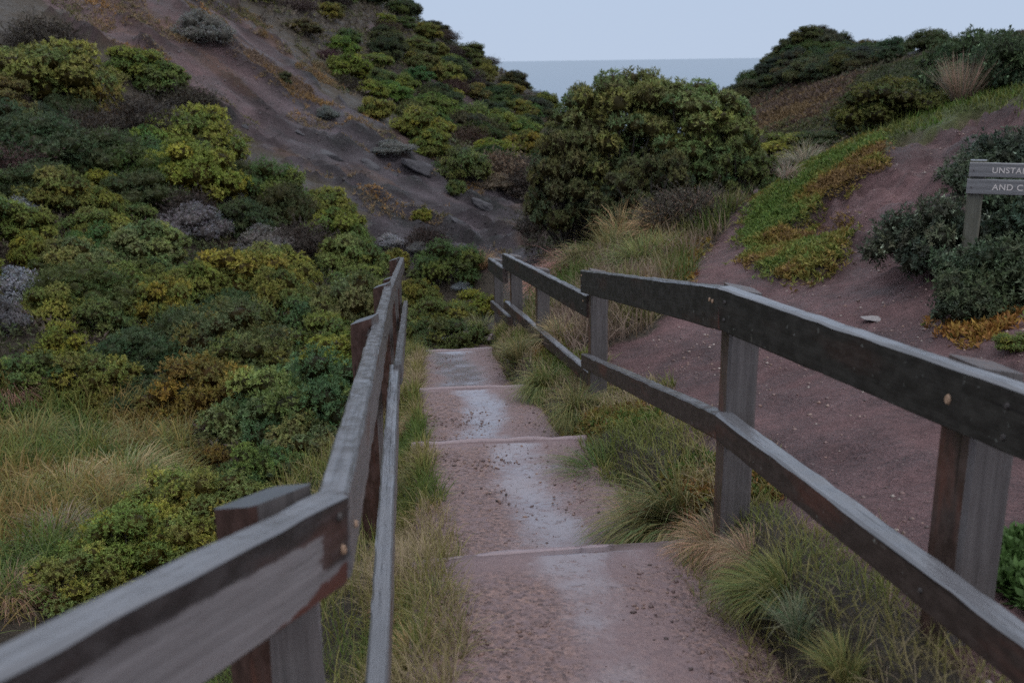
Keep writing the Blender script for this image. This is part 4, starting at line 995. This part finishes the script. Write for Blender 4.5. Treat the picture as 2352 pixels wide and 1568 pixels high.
for (x, y) in fl:
    key, t, nm, lab = LEFTK[random.choices(range(4), (3, 4, 5, 3))[0]]
    s_ = random.uniform(.42, .8)*(1+.010*y); plant(nm, key, x, y, s_, s_*random.uniform(.85, 1.15), s_*random.uniform(.85, 1.35), random.uniform(0, 6.28), shade(t, .22), near_label(size_word(s_, .62, .82)+' '+lab.split(' in the ')[0][13:], x, y) or lab, 'bush' if nm[-4:] == 'bush' else 'shrub', 'scrub filling the left slope: '+nm.replace('_', ' '), True, var=random.randrange(8))
fh = poisson(9000, (-40, 4, 26, 72), Z_HILL, .85, 26, 72, .010, big, seed=6)[:190]
HILLK = [('olive', OLV, 'coastal_shrub', 'nondescript olive shrub on the far vegetated hillside'), ('olive', DRK, 'heath_shrub', 'nondescript dark green shrub on the far vegetated hillside'),
         ('fine', MID, 'coastal_shrub', 'nondescript dull green shrub on the far vegetated hillside'), ('twiggy', BRN, 'twiggy_bush', 'nondescript brown twiggy bush on the far vegetated hillside')]
for (x, y) in fh:
    u_, v_, _ = project(np.array([x, y, float(hz(x, y))])); sky_ = v_ < 30+ (u_-850)*.40
    key, t, nm, lab = HILLK[random.choices(range(4), (1, 6, 3, 1) if sky_ else (4, 3, 3, 4))[0]]
    s_ = random.uniform(.55, 1.12); t = tuple(q*.86 for q in t)
    where = 'on the hillside skyline' if v_ < 12+max(0, u_-850)*.47 else ('along the bare slope border' if v_ > 60+(u_-600)*.52 else ('high on the far hillside' if u_ < 900 else ('near the centre bush end of the far hillside' if u_ > 1120 else 'in the middle of the far hillside')))
    lab = size_word(s_, .72, .95)+' '+lab.split(' on the ')[0][13:]
    lab = near_label(lab, x, y) or lab+' '+where
    plant(nm, key, x, y, s_*1.1, s_, s_*random.uniform(.75, 1.15), random.uniform(0, 6.28), shade(t, .22), lab, 'bush' if nm[-4:] == 'bush' else 'shrub', 'scrub covering the far hillside: '+nm.replace('_', ' '), False, var=random.randrange(8))
def hl_label(x, y, s_, t):
    u1, v1, _ = project(np.array([x, y, float(hz(x, y))]))
    w = ('at the peak' if abs(u1-1870) < 45 else 'on the left skyline flank' if u1 < 1870 else 'on the right skyline') if v1 < 75+.35*abs(u1-1870)*(1.6 if u1 < 1870 else 1) else ('on the lower left corner' if u1 < 1770 else 'above the brown face' if u1 < 1900 else 'on the right shoulder')
    base = f"{size_word(s_, .55, .72)} {'olive tinged' if t[0] > .08 else 'dark green' if t[2] > .045 else 'blackish green'} clipped shrub {w} of the headland"
    return base
fr = poisson(5000, (5, 26, 30, 60), Z_RHILL, .55, 33, 56, .0, big, seed=8)[:110]
for (x, y) in fr:
    key, t = random.choice((('fine', DRK), ('fine', (.075, .09, .05)), ('olive', (.095, .105, .05)), ('heath', DRK)))
    s_ = random.uniform(.45, .85); plant('heath_shrub', key, x, y, s_*1.15, s_*1.1, s_*random.uniform(.85, 1.2), random.uniform(0, 6.28), shade(t, .2), hl_label(x, y, s_, t), 'shrub', 'wind clipped shrubs on the small headland', False, var=random.randrange(8))

# ================================================================== TUSSOCKS
TG = (.165, .185, .075); TS = (.32, .26, .155); TP = (.32, .225, .185); TGR = (.24, .23, .18); TB = (.15, .18, .11); TDG = (.11, .16, .055)
TU = [
 ('fall', 1395, 1045, 210, TDG, 'deep green tussock beside the second step line'),
 ('tussl', 1560, 1130, 330, TG, 'wide grey green tussock leaning over the path by the fence post'),
 ('tussl', 1470, 1185, 200, TS, 'straw coloured tussock spilling onto the nearest step end'),
 ('fall', 1660, 1210, 200, TS, 'dry straw tussock at the base of the middle fence post'),
 ('tussl', 1790, 1310, 240, TG, 'drooping tussock with pinkish straw under the lower rail'),
 ('fall', 1730, 1250, 160, TP, 'pinkish dry tussock uphill of the drooping one'),
 ('tussl', 1850, 1420, 220, TB, 'grey green tussock drooping onto the path in the foreground'),
 ('tussl', 1960, 1510, 240, TG, 'foreground tussock nearest the near right post'),
 ('tussl', 1330, 905, 160, TG, 'tussock under the far lower rail beside the third step'),
 ('tussl', 1255, 850, 150, TG, 'long bladed tussock beside the fourth step'),
 ('tussl', 1195, 790, 130, TG, 'arching tussock at the right end of the last step'),
 ('tuss', 1105, 735, 100, TB, 'blue green tussock behind the last step'),
 ('tuss', 1290, 745, 130, TS, 'straw tussock seen through the far fence rails'),
 ('tuss', 1210, 720, 100, TG, 'small green tussock between the far fence posts'),
 ('fall', 1270, 620, 150, TP, 'pinkish brown tussock at the gully rim behind the far fence'),
 ('fall', 1330, 580, 150, TP, 'second pinkish tussock up the gully rim'),
 ('tussl', 1390, 545, 190, TG, 'olive tussock in the middle of the grass bank'),
 ('tussl', 1440, 500, 190, TS, 'straw tussock on the crest of the grass bank'),
 ('tuss', 1480, 560, 180, TG, 'green tussock low on the grass bank'),
 ('tuss', 1530, 490, 180, TS, 'upper straw tussock of the grass bank near the track bend'),
 ('tuss', 1600, 460, 170, TP, 'pinkish tussock at the top of the grass bank'),
 ('tuss', 1530, 550, 140, TG, 'soft green tussock beside the narrow track'),
 ('tuss', 1625, 450, 120, TG, 'last green tussock before the track bend'),
 ('spiky', 1480, 445, 150, TS, 'upright pale stalked tussock against the dark thicket'),
 ('spiky', 1580, 425, 150, TP, 'upright seed stalked tussock under the centre bush'),
 ('spiky', 2215, 175, 190, (.235, .215, .175), 'pale spiky tussock on the mound crest'),
 ('tussl', 1815, 385, 110, TGR, 'greyish tussock hanging over the track bend'),
 ('tussl', 1850, 345, 130, TGR, 'greyish dry grass tuft on the mound shoulder'),
 ('tussl', 945, 800, 90, TG, 'tussock at the left end of the last step'),
 ('tuss', 938, 865, 70, TS, 'dry tussock left of the fourth step'),
 ('tuss', 990, 1375, 170, TG, 'grass clump in the foreground between left fence and path'),
 ('tuss', 955, 1480, 170, TS, 'dry grass clump in the foreground under the left rail'),
 ('tuss', 930, 1270, 90, TG, 'small grass clump by the left lower rail'),
 ('tussl', 985, 1180, 110, TS, 'straw tuft on the left path edge by the second step'),
 ('tuss', 960, 1080, 90, TG, 'green tuft under the left lower rail at the second step'),
 ('tuss', 955, 960, 80, TS, 'short straw tuft left of the third step'),
 ('fall', 1010, 1440, 150, TG, 'matted green clump nearest the camera on the left path edge'),
 ('fall', 940, 1380, 130, TS, 'matted straw clump against the left lower rail'),
 ('fall', 990, 1290, 110, TG, 'matted clump at the left end of the nearest step line'),
 ('tuss', 60, 985, 190, TG, 'grey green tussock at the left border of the grassy flat'),
 ('fall', 190, 1000, 190, TG, 'green tussock at the back of the grassy flat'),
 ('fall', 320, 985, 170, TG, 'pale bladed tussock behind the brown grass'),
 ('fall', 410, 990, 150, TG, 'bright green tussock below the orange brown bush'),
 ('fall', 280, 1060, 220, TS, 'orange brown grass tussock in the middle of the flat'),
 ('fall', 150, 1090, 200, TS, 'brown grass tussock on the left of the flat'),
 ('fall', 380, 1080, 180, TG, 'green grass tussock in front of the flat'),
 ('fall', 130, 1195, 170, TGR, 'mounded grey brown tussock above the near rail'),
 ('fall', 250, 1130, 160, TG, 'green tussock next to the mounded grey brown one'),
 ('fall', 20, 1330, 170, TP, 'dark reddish brown tussock in the lower left corner'),
 ('fall', 30, 1130, 160, TG, 'brown tussock at the left border above the corner one'),
 ('fall', 15, 870, 120, TP, 'reddish dry tussock at the left border below the scrub'),
 ('spiky', 250, 270, 110, TP, 'pale pink dead grass wisp under the bank crest'),
 ('tussl', 1105, 590, 90, TS, 'straw tuft by the lone dark slope shrub'),
]
for (key, u, v, w, t, lab) in TU:
    place('grass_tussock', key, u, v, w*1.15, t, lab, 'tussock', None, .75, lift=.36, hs=.9)

# ================================================================== GRASS, GROUND COVER, UNDERGROWTH (uncountable)
def scatter(n, box, poly, seed, cond=None, dens=None):
    r = np.random.default_rng(seed); x = r.uniform(box[0], box[1], n); y = box[2]+(box[3]-box[2])*r.random(n)**(dens or 1.0)
    z = surf(x, y); u, v, d = project(np.stack([x, y, z], -1))
    ok = (d > .2)
    if poly is not None: ok &= inpoly(u+r.normal(size=n)*14+fbm(x*2.6, y*2.6, 3)*70, v+r.normal(size=n)*9+fbm(x*2.6+50, y*2.6, 3)*50, poly)
    if cond is not None: ok &= cond(x, y, u, v)
    return np.stack([x, y, z], -1)[ok], r
def surf(x, y):
    h, s, t = seg_path(x, y); return np.where(np.abs(np.nan_to_num(s, nan=9)) < 1.0, np.maximum(hz(x, y), np.nan_to_num(h, nan=-99)-.012), hz(x, y))
def bare_at(x, y):
    i = np.clip(np.searchsorted(GX, x)-1, 0, len(GX)-2); j = np.clip(np.searchsorted(GY, y)-1, 0, len(GY)-2); return bare[j, i]
def off_path(x, y, lim=.80):
    h, s, t = seg_path(x, y); s = np.nan_to_num(s, nan=9); e = .32*fbm(x*3, y*3, 2)*(1-.5*sm(4, 7, y)); return (s > lim+.17*sm(4, 7, y)+e) | (s < -.72-e-.16*sm(4, 7, y))
def grass_stuff(name, label, P0, r, L, cols, wd=.004, lean=(0, 50), droop=(.2, .9), segs=3, wind=(0, 0)):
    n = len(P0); a = r.uniform(0, 6.28, n); el = np.radians(r.uniform(*lean, n))
    d = unit(np.stack([np.cos(a)*np.sin(el)+wind[0], np.sin(a)*np.sin(el)+wind[1], np.cos(el)], 1))
    cols = np.array(cols); f = fbm(P0[:, 0]*1.6+3, P0[:, 1]*1.6, 3); k = np.clip(((f+.22)/.44*len(cols)+r.normal(size=n)*.6).astype(int), 0, len(cols)-1)
    c = cols[k]*r.uniform(.65, 1.25, (n, 1)); dist = np.maximum(P0[:, 1], 2)
    ln = r.uniform(*L, n)*(.55+.9*np.clip(fbm(P0[:, 0]*2.5, P0[:, 1]*2.5+9, 2)+.5, 0, 1)); P0 = P0-np.array([0, 0, .012])
    Q, K = blades(P0, d, ln, wd*r.uniform(.6, 1.2, n)*np.clip(dist/4, .8, 3), r, r.uniform(*droop, n), c, segs)
    o = link(name, quads(name, Q, K, M_BLADE)); return tag(o, label, 'grass', None, 'stuff')
GC = ((.10, .145, .032), (.16, .18, .048), (.22, .20, .06), (.30, .245, .12), (.36, .28, .18))
def fenced_left(x, y): return x > (K0.x+(K5.x-K0.x)*(y-K0.y)/(K5.y-K0.y))-.10
p, r = scatter(150000, (-1.9, .4, .6, 13.5), None, 11, dens=1.5, cond=lambda x, y, u, v: off_path(x, y) & fenced_left(x, y) & (x < np.interp(y, [0, 4, 13], [.2, 0, -.6])))
grass_stuff('verge_grass', 'mixed green and straw verge grass under the left fence', p[:22000], r, (.05, .19), GC, .0042, (8, 72))
r = np.random.default_rng(90); n = 30000
y = 1.0+11.6*r.random(n)**1.4; xl = np.interp(y, [l[0][1] for l in LINES], [l[0][0] for l in LINES])
x = xl+.01*sm(3, 5, y)-.05*(1-sm(3, 5, y))-np.abs(r.normal(size=n))*.08+fbm(y*1.7, y*0+3, 3)*.14+r.random(n)*.06; ok = fenced_left(x, y)
grass_stuff('edge_grass', 'short ragged grass creeping over the left edge of the stepped path', np.stack([x, y, surf(x, y)], -1)[ok][:15000], r, (.04, .16), GC, .004, (10, 78))
def verge_r(x, y, u, v):
    fx = np.interp(y, [.5, 2.3, 3.84, 7.27, 9.1, 10.9, 12.5], [1.48, 1.30, 1.12, .95, .55, .25, .0])
    e = fbm(x*2.2, y*2.2+5, 3)
    return off_path(x, y) & (x > -.2) & (x < fx+.06+e*.7)
p, r = scatter(90000, (-.3, 1.9, .6, 13.2), None, 12, verge_r)
grass_stuff('verge_grass', 'mixed verge grass between stepped path and right fence', p[:26000], r, (.05, .15), GC[1:]+(GC[1],), .0042, (10, 75))
Z_BANK = [(1230, 760), (1260, 620), (1330, 560), (1400, 480), (1500, 430), (1700, 420), (1720, 450), (1690, 500), (1610, 570), (1585, 640), (1540, 700), (1500, 765), (1400, 800), (1330, 820)]
p, r = scatter(140000, (-.4, 6, 7.5, 18), Z_BANK, 13, lambda x, y, u, v: bare_at(x, y) < .5)
grass_stuff('bank_grass', 'rough grass covering the bank between gully and narrow track', p[:26000], r, (.10, .38), ((.085, .12, .03), (.12, .13, .04), (.17, .15, .06), (.24, .18, .12), (.25, .18, .14)), .005, (5, 60))
Z_FLAT = [(-300, 900), (150, 905), (330, 920), (440, 960), (440, 1060), (350, 1130), (250, 1230), (100, 1400), (-300, 1600)]
p, r = scatter(90000, (-8, -.8, 2.5, 12), Z_FLAT, 14)
grass_stuff('flat_grass', 'long brown and green grass of the flat below the scrub', p[:22000], r, (.14, .42), ((.09, .14, .035), (.13, .165, .04), (.18, .175, .045), (.23, .18, .055), (.27, .185, .07)), .006, (10, 70), (.4, 1.4), 4)
p, r = scatter(60000, (-2.5, -.2, .2, 12), None, 15, lambda x, y, u, v: (~fenced_left(x, y)) & (x > np.interp(y, [0, 2, 6, 12], [-2.2, -1.9, -1.7, -2.4])))
grass_stuff('slope_grass', 'green grass on the drop just outside the left fence', p[:16000], r, (.10, .32), GC[:4], .005, (5, 60))
p, r = scatter(160000, (2.2, 11, 7, 19), [(1790, 420), (1900, 345), (2010, 285), (2150, 228), (2500, 160), (2500, 235), (2240, 258), (2150, 285), (2040, 318), (2000, 330), (1880, 400), (1760, 470)], 16)
grass_stuff('mound_grass', 'short bright grass along the crest of the dirt mound', p[:22000], r, (.05, .16), ((.075, .14, .025), (.10, .15, .03), (.15, .16, .04), (.12, .15, .06)), .005, (5, 65))

def cover_stuff(name, label, P0, r, cols, L, Wd, nleaf, hh, cat, ns=1.3, spread=(20, 85)):
    n = len(P0); cols = np.array(cols); f = fbm(P0[:, 0]*ns, P0[:, 1]*ns+31, 3)
    k = np.clip(((f+.24)/.48*len(cols)+r.normal(size=n)*.55).astype(int), 0, len(cols)-1)
    lift_ = hh*np.clip(fbm(P0[:, 0]*2.3+8, P0[:, 1]*2.3, 3)+.45, .05, 1)[:, None]*r.random((n, 1))**.6
    c = cols[k]*r.uniform(.7, 1.25, (n, 1)); ax = unit(hnormal(P0[:, 0], P0[:, 1])+r.normal(size=(n, 3))*.35+np.array([0, 0, .3]))
    Q, K = leaves_on(P0+np.array([0, 0, 1.])*lift_, ax, None, nleaf, L, Wd, r, spread, c)
    o = link(name, quads(name, Q, K, M_LEAF)); o.color = (1, 1, 1, 1); return tag(o, label, cat, None, 'stuff')
Z_ICE = [(1715, 610), (1715, 510), (1770, 430), (1880, 350), (2000, 320), (2035, 318), (2025, 370), (1965, 420), (1900, 455), (1865, 500), (1850, 560), (1880, 570), (1935, 495), (1955, 525), (1900, 620), (1830, 650)]
p, r = scatter(120000, (2, 8, 7, 16), Z_ICE, 21)
cover_stuff('ice_plant', 'green and orange succulent ground cover on the mound flank', p[:17000], r, ((.10, .17, .038), (.13, .18, .04), (.11, .17, .04), (.16, .185, .045), (.20, .18, .045), (.24, .165, .048), (.20, .125, .055)), .055, .017, 6, .10, 'ground cover')
p, r = scatter(60000, (1, 5, 8, 15), [(1390, 640), (1400, 590), (1450, 545), (1540, 540), (1600, 560), (1580, 640), (1500, 660)], 22)
cover_stuff('ice_plant', 'yellow and orange succulent patch beside the narrow track', p[:5000], r, ((.15, .16, .035), (.22, .175, .035), (.28, .175, .04), (.26, .12, .05)), .055, .018, 6, .10, 'ground cover')
p, r = scatter(60000, (1, 7, 3.5, 8), [(2110, 735), (2160, 750), (2230, 730), (2330, 700), (2352, 690), (2352, 740), (2250, 780), (2190, 770)], 23)
cover_stuff('ice_plant', 'orange succulent runner at the dirt track edge', p[:1500], r, ((.28, .17, .04), (.27, .13, .04), (.13, .15, .04)), .05, .018, 6, .05, 'ground cover')
p, r = scatter(90000, (.2, 4, 1.5, 12), None, 24, lambda x, y, u, v: verge_r(x, y, u, v) & (fbm(x*1.1+60, y*1.1, 2) > .02))
cover_stuff('verge_weeds', 'low green and orange weeds in the right verge', p[:3600], r, ((.08, .15, .035), (.11, .16, .04), (.2, .16, .04), (.26, .14, .05)), .035, .014, 6, .05, 'ground cover', 1.0)
p, r = scatter(30000, (1.5, 4, 1.2, 3.4), [(2260, 1330), (2300, 1250), (2500, 1200), (2500, 1700), (2270, 1700)], 25)
cover_stuff('leafy_weeds', 'dark green leafy weeds behind the near right post', p[:1500], r, ((.06, .11, .03), (.08, .14, .04)), .045, .02, 6, .14, 'ground cover')
p, r = scatter(80000, (3, 16, 24, 42), Z_FARR, 26, lambda x, y, u, v: y > 22)
cover_stuff('headland_cover', 'reddish brown low ground cover on the headland face', p[:14000], r, ((.18, .17, .055), (.13, .095, .065), (.115, .08, .065), (.17, .115, .06)), .12, .05, 4, .12, 'ground cover', .35)
# undergrowth of the scrub
USC = ((.055, .075, .032), (.075, .085, .035), (.10, .085, .06), (.085, .06, .05), (.115, .12, .045))
p, r = scatter(60000, (-18, 1, 3, 31), [(-400, 150)]+Z_SCRUB[2:-1]+[(-400, 880)], 31, lambda x, y, u, v: bare_at(x, y) < .5)
cover_stuff('scrub_undergrowth', 'dark tangled undergrowth between the shrubs of the left slope', p[:21000], r, USC, .085, .024, 6, .38, 'undergrowth', .7)
p, r = scatter(60000, (-45, 5, 25, 74), Z_HILL, 32, lambda x, y, u, v: (y > 25) & (bare_at(x, y) < .5))
cover_stuff('hillside_undergrowth', 'dull green and brown undergrowth covering the far hillside', p[:20000], r, ((.07, .085, .04), (.105, .105, .05), (.13, .105, .075), (.095, .075, .065), (.15, .14, .05)), .17, .055, 5, .5, 'undergrowth', .35)
p, r = scatter(60000, (4, 26, 30, 60), Z_RHILL, 33, lambda x, y, u, v: y > 33)
cover_stuff('headland_undergrowth', 'dark heath covering the top of the small headland', p[:13000], r, ((.06, .075, .04), (.075, .085, .045), (.10, .09, .06)), .14, .045, 5, .35, 'undergrowth', .4)
p, r = scatter(60000, (-3, 9, 12.5, 34), [(1225, 600), (1240, 480), (1190, 420), (1250, 330), (1500, 300), (1740, 330), (1760, 400), (1700, 430), (1500, 440), (1400, 490), (1320, 560), (1270, 640)], 34, lambda x, y, u, v: y > 14)
cover_stuff('thicket_undergrowth', 'dark brown leaf litter and twigs in the gully thicket', p[:12000], r, ((.05, .045, .035), (.07, .055, .045), (.085, .065, .055), (.07, .08, .04)), .10, .028, 6, .45, 'undergrowth', .6)
p, r = scatter(60000, (2, 20, 15, 33), [(1740, 430), (1735, 330), (1760, 300), (1860, 290), (1930, 240), (2000, 160), (2352, 60), (2500, 60), (2500, 200), (2150, 235), (2000, 290), (1850, 380)], 35, lambda x, y, u, v: y > 15)
cover_stuff('ridge_undergrowth', 'dark low heath behind the dirt mound', p[:13000], r, ((.06, .075, .035), (.08, .09, .04), (.12, .115, .045), (.10, .08, .06)), .09, .028, 6, .3, 'undergrowth', .6)

# ================================================================== ROCKS, STONES, GRAVEL
def rock_mesh(name, seed, n, mat, flat=.45):
    """weathered ledge: several angular blocks pushed into one jagged mass"""
    r = np.random.default_rng(seed); import bmesh
    bm = bmesh.new(); bmesh.ops.create_icosphere(bm, subdivisions=3, radius=1)
    V = np.array([v.co[:] for v in bm.verts]); f = np.array([[v.index for v in q.verts] for q in bm.faces]); bm.free()
    k = np.ones(len(V))
    for i in range(n):
        d = unit(r.normal(size=3)); o = r.uniform(.35, .8); t = V @ d; k = np.where(t*k > o, o/np.maximum(t, 1e-3), k)
    V = V*k[:, None]; V *= (1+.55*fbm(V[:, 0]*3+seed, V[:, 1]*3+V[:, 2]*4, 4)+.5*np.abs(fbm(V[:, 2]*6+seed, V[:, 0]*1.5, 3)))[:, None]
    V = V*np.array([1, .7, flat]); return mesh_np(name, V, f, mat)
ROCKS = [(745, 352, 90, 'dark jagged rock ledge highest on the grey bare slope'), (850, 378, 80, 'dark rock ledge beside the top ledge of the grey slope'), (962, 384, 110, 'broad dark rock ledge in the middle of the grey slope'),
         (905, 400, 50, 'small dark rock left of the broad middle ledge'), (1040, 400, 60, 'dark rock right of the broad middle ledge'), (1110, 468, 90, 'low dark rock outcrop near the slope foot'), (1050, 505, 60, 'dark rock lump above the lone slope shrub'),
         (690, 305, 60, 'small dark rock on the upper grey slope'), (560, 290, 40, 'little dark rock beside the large domed shrub')]
for i, (u, v, w, lab) in enumerate(ROCKS):
    x, D = hit(u, v, 0, 8); s_ = w/2/F*D
    o = link('rock_outcrop', rock_mesh('rock_outcrop', 400+i, 14, M_ROCK, .35)); o.location = (x, D, float(hz(x, D))-s_*.16); o.scale = (s_, s_*1.1, s_*1.0); o.rotation_euler = (R(-8), R(22), R(-20)+random.uniform(-.3, .3)); tag(o, lab, 'rock', 'dark rock ledges on the bare slope')
x, D = hit(2010, 735, 0, 2); o = link('flat_stone', rock_mesh('flat_stone', 430, 10, M_STONE, .25)); o.location = (x, D, float(hz(x, D))+.004); s_ = 27/F*D; o.scale = (s_*1.2, s_*1.6, s_*.5); tag(o, 'pale flat stone lying on the dirt track below the mound', 'stone')
# stake on the mound flank
x, D = hit(1752, 546, 0, 4)
st = fix(post(None, x, D, float(hz(x, D))+.17, .035, R(10), [W_POSTDK]*5, 51), empty('wooden_stake', (x, D, float(hz(x, D)))))
st.parent.name = 'wooden_stake'; tag(st.parent, 'short dark wooden stake driven into the green mound flank', 'stake')

M_GRAVEL = None
def m_gravel():
    b = NB('gravel'); a = b.attr('tint'); b.l(a.outputs['Color'], b.b.inputs['Base Color']); b.b.inputs['Roughness'].default_value = .5; return b.m
M_GRAVEL = m_gravel()
OCT = np.array([(1, 0, 0), (0, 1, 0), (-1, 0, 0), (0, -1, 0), (0, 0, 1), (0, 0, -1)], float)
OCF = np.array([(0, 1, 4), (1, 2, 4), (2, 3, 4), (3, 0, 4), (1, 0, 5), (2, 1, 5), (3, 2, 5), (0, 3, 5)])
def gravel(name, label, P0, r, size, cols):
    n = len(P0); a = r.uniform(0, 6.28, n); s_ = size[0]+(size[1]-size[0])*r.random(n)**3
    V = OCT[None]*r.uniform(.6, 1.4, (n, 6, 1))*np.array([1, .75, .55]); ca, sa = np.cos(a)[:, None], np.sin(a)[:, None]
    V = np.stack([V[..., 0]*ca-V[..., 1]*sa, V[..., 0]*sa+V[..., 1]*ca, V[..., 2]], -1)*s_[:, None, None]+P0[:, None]
    Fc = (OCF[None]+np.arange(n)[:, None, None]*6).reshape(-1, 3); cols = np.array(cols); c = cols[r.integers(len(cols), size=n)]*r.uniform(.7, 1.3, (n, 1))
    return tag(link(name, mesh_np(name, V.reshape(-1, 3), Fc, M_GRAVEL, np.repeat(c, 6, 0))), label, 'gravel', None, 'stuff')
PEB = ((.20, .12, .095), (.15, .09, .08), (.24, .15, .115), (.09, .06, .055), (.26, .18, .15), (.17, .105, .095), (.13, .085, .08), (.19, .125, .11))
r = np.random.default_rng(77); n = 60000
y = 1.2+11.4*r.random(n)**1.5; x = r.uniform(-1.6, 1.2, n); h, s_, t = seg_path(x, y)
dens = np.where(s_ < .1, .9, .35)*np.clip(.4+fbm(x*2.5, y*2.5, 3)*5, .03, 1)*(1-.7*np.exp(-((s_-.1)/.25)**2)); ok = (np.abs(np.nan_to_num(s_, nan=9)) < .9) & (r.random(n) < dens) & (np.nan_to_num(t, nan=1) < .97)
sag = -.022*np.cos(np.pi/2*np.clip(s_, -1, 1))**2*np.sin(np.pi*np.clip(np.nan_to_num(t, nan=0), 0, 1))**.6
p = np.stack([x, y, h+sag+.001], -1)[ok]
gravel('path_gravel', 'loose reddish gravel and dark crumbs on the stepped path', p[:13000], r, (.003, .014), PEB)
p, r = scatter(60000, (1.0, 6, 1.8, 12), None, 78, lambda x, y, u, v: (bare_at(x, y) > .5) & (np.random.default_rng(5).random(len(x)) < np.clip(.35+fbm(x*2, y*2, 3)*2.5, .05, 1)))
gravel('track_grit', 'small stones and dark crumbs scattered on the dirt track', p[:7000], r, (.003, .020), PEB+((.34, .28, .25),))
p, r = scatter(60000, (-14, 2, 16, 34), Z_SLOPE, 79, lambda x, y, u, v: bare_at(x, y) > .5)
gravel('slope_scree', 'grey and brown stone fragments on the bare slope', p[:3500], r, (.012, .05), ((.045, .04, .045), (.06, .05, .052), (.075, .055, .05), (.11, .095, .1)))
p, r = scatter(60000, (-15, 1, 15, 40), Z_SLOPE, 80, lambda x, y, u, v: (bare_at(x, y) > .5) & (fbm(x*.7+30, y*.7+3, 3) > .075+.05*(u > 900)))
cover_stuff('slope_tufts', 'rust orange and tan creeping tufts on the bare slope', p[:4200], r, ((.30, .16, .05), (.24, .16, .08), (.20, .15, .09), (.13, .12, .05)), .10, .022, 5, .08, 'ground cover', .6)
p, r = scatter(60000, (-14, -2, 24, 40), [(380, 0), (560, 30), (700, 130), (760, 190), (770, 250), (680, 230), (600, 150), (480, 60), (380, 45)], 81, lambda x, y, u, v: fbm(x*.6+3, y*.6, 3) > -.03)
cover_stuff('slope_grass_patch', 'tan and rusty dry grass along the upper edge of the bare slope', p[:5000], r, ((.14, .13, .06), (.22, .165, .10), (.27, .165, .07), (.20, .14, .10)), .13, .02, 6, .12, 'ground cover', .5, (5, 60))
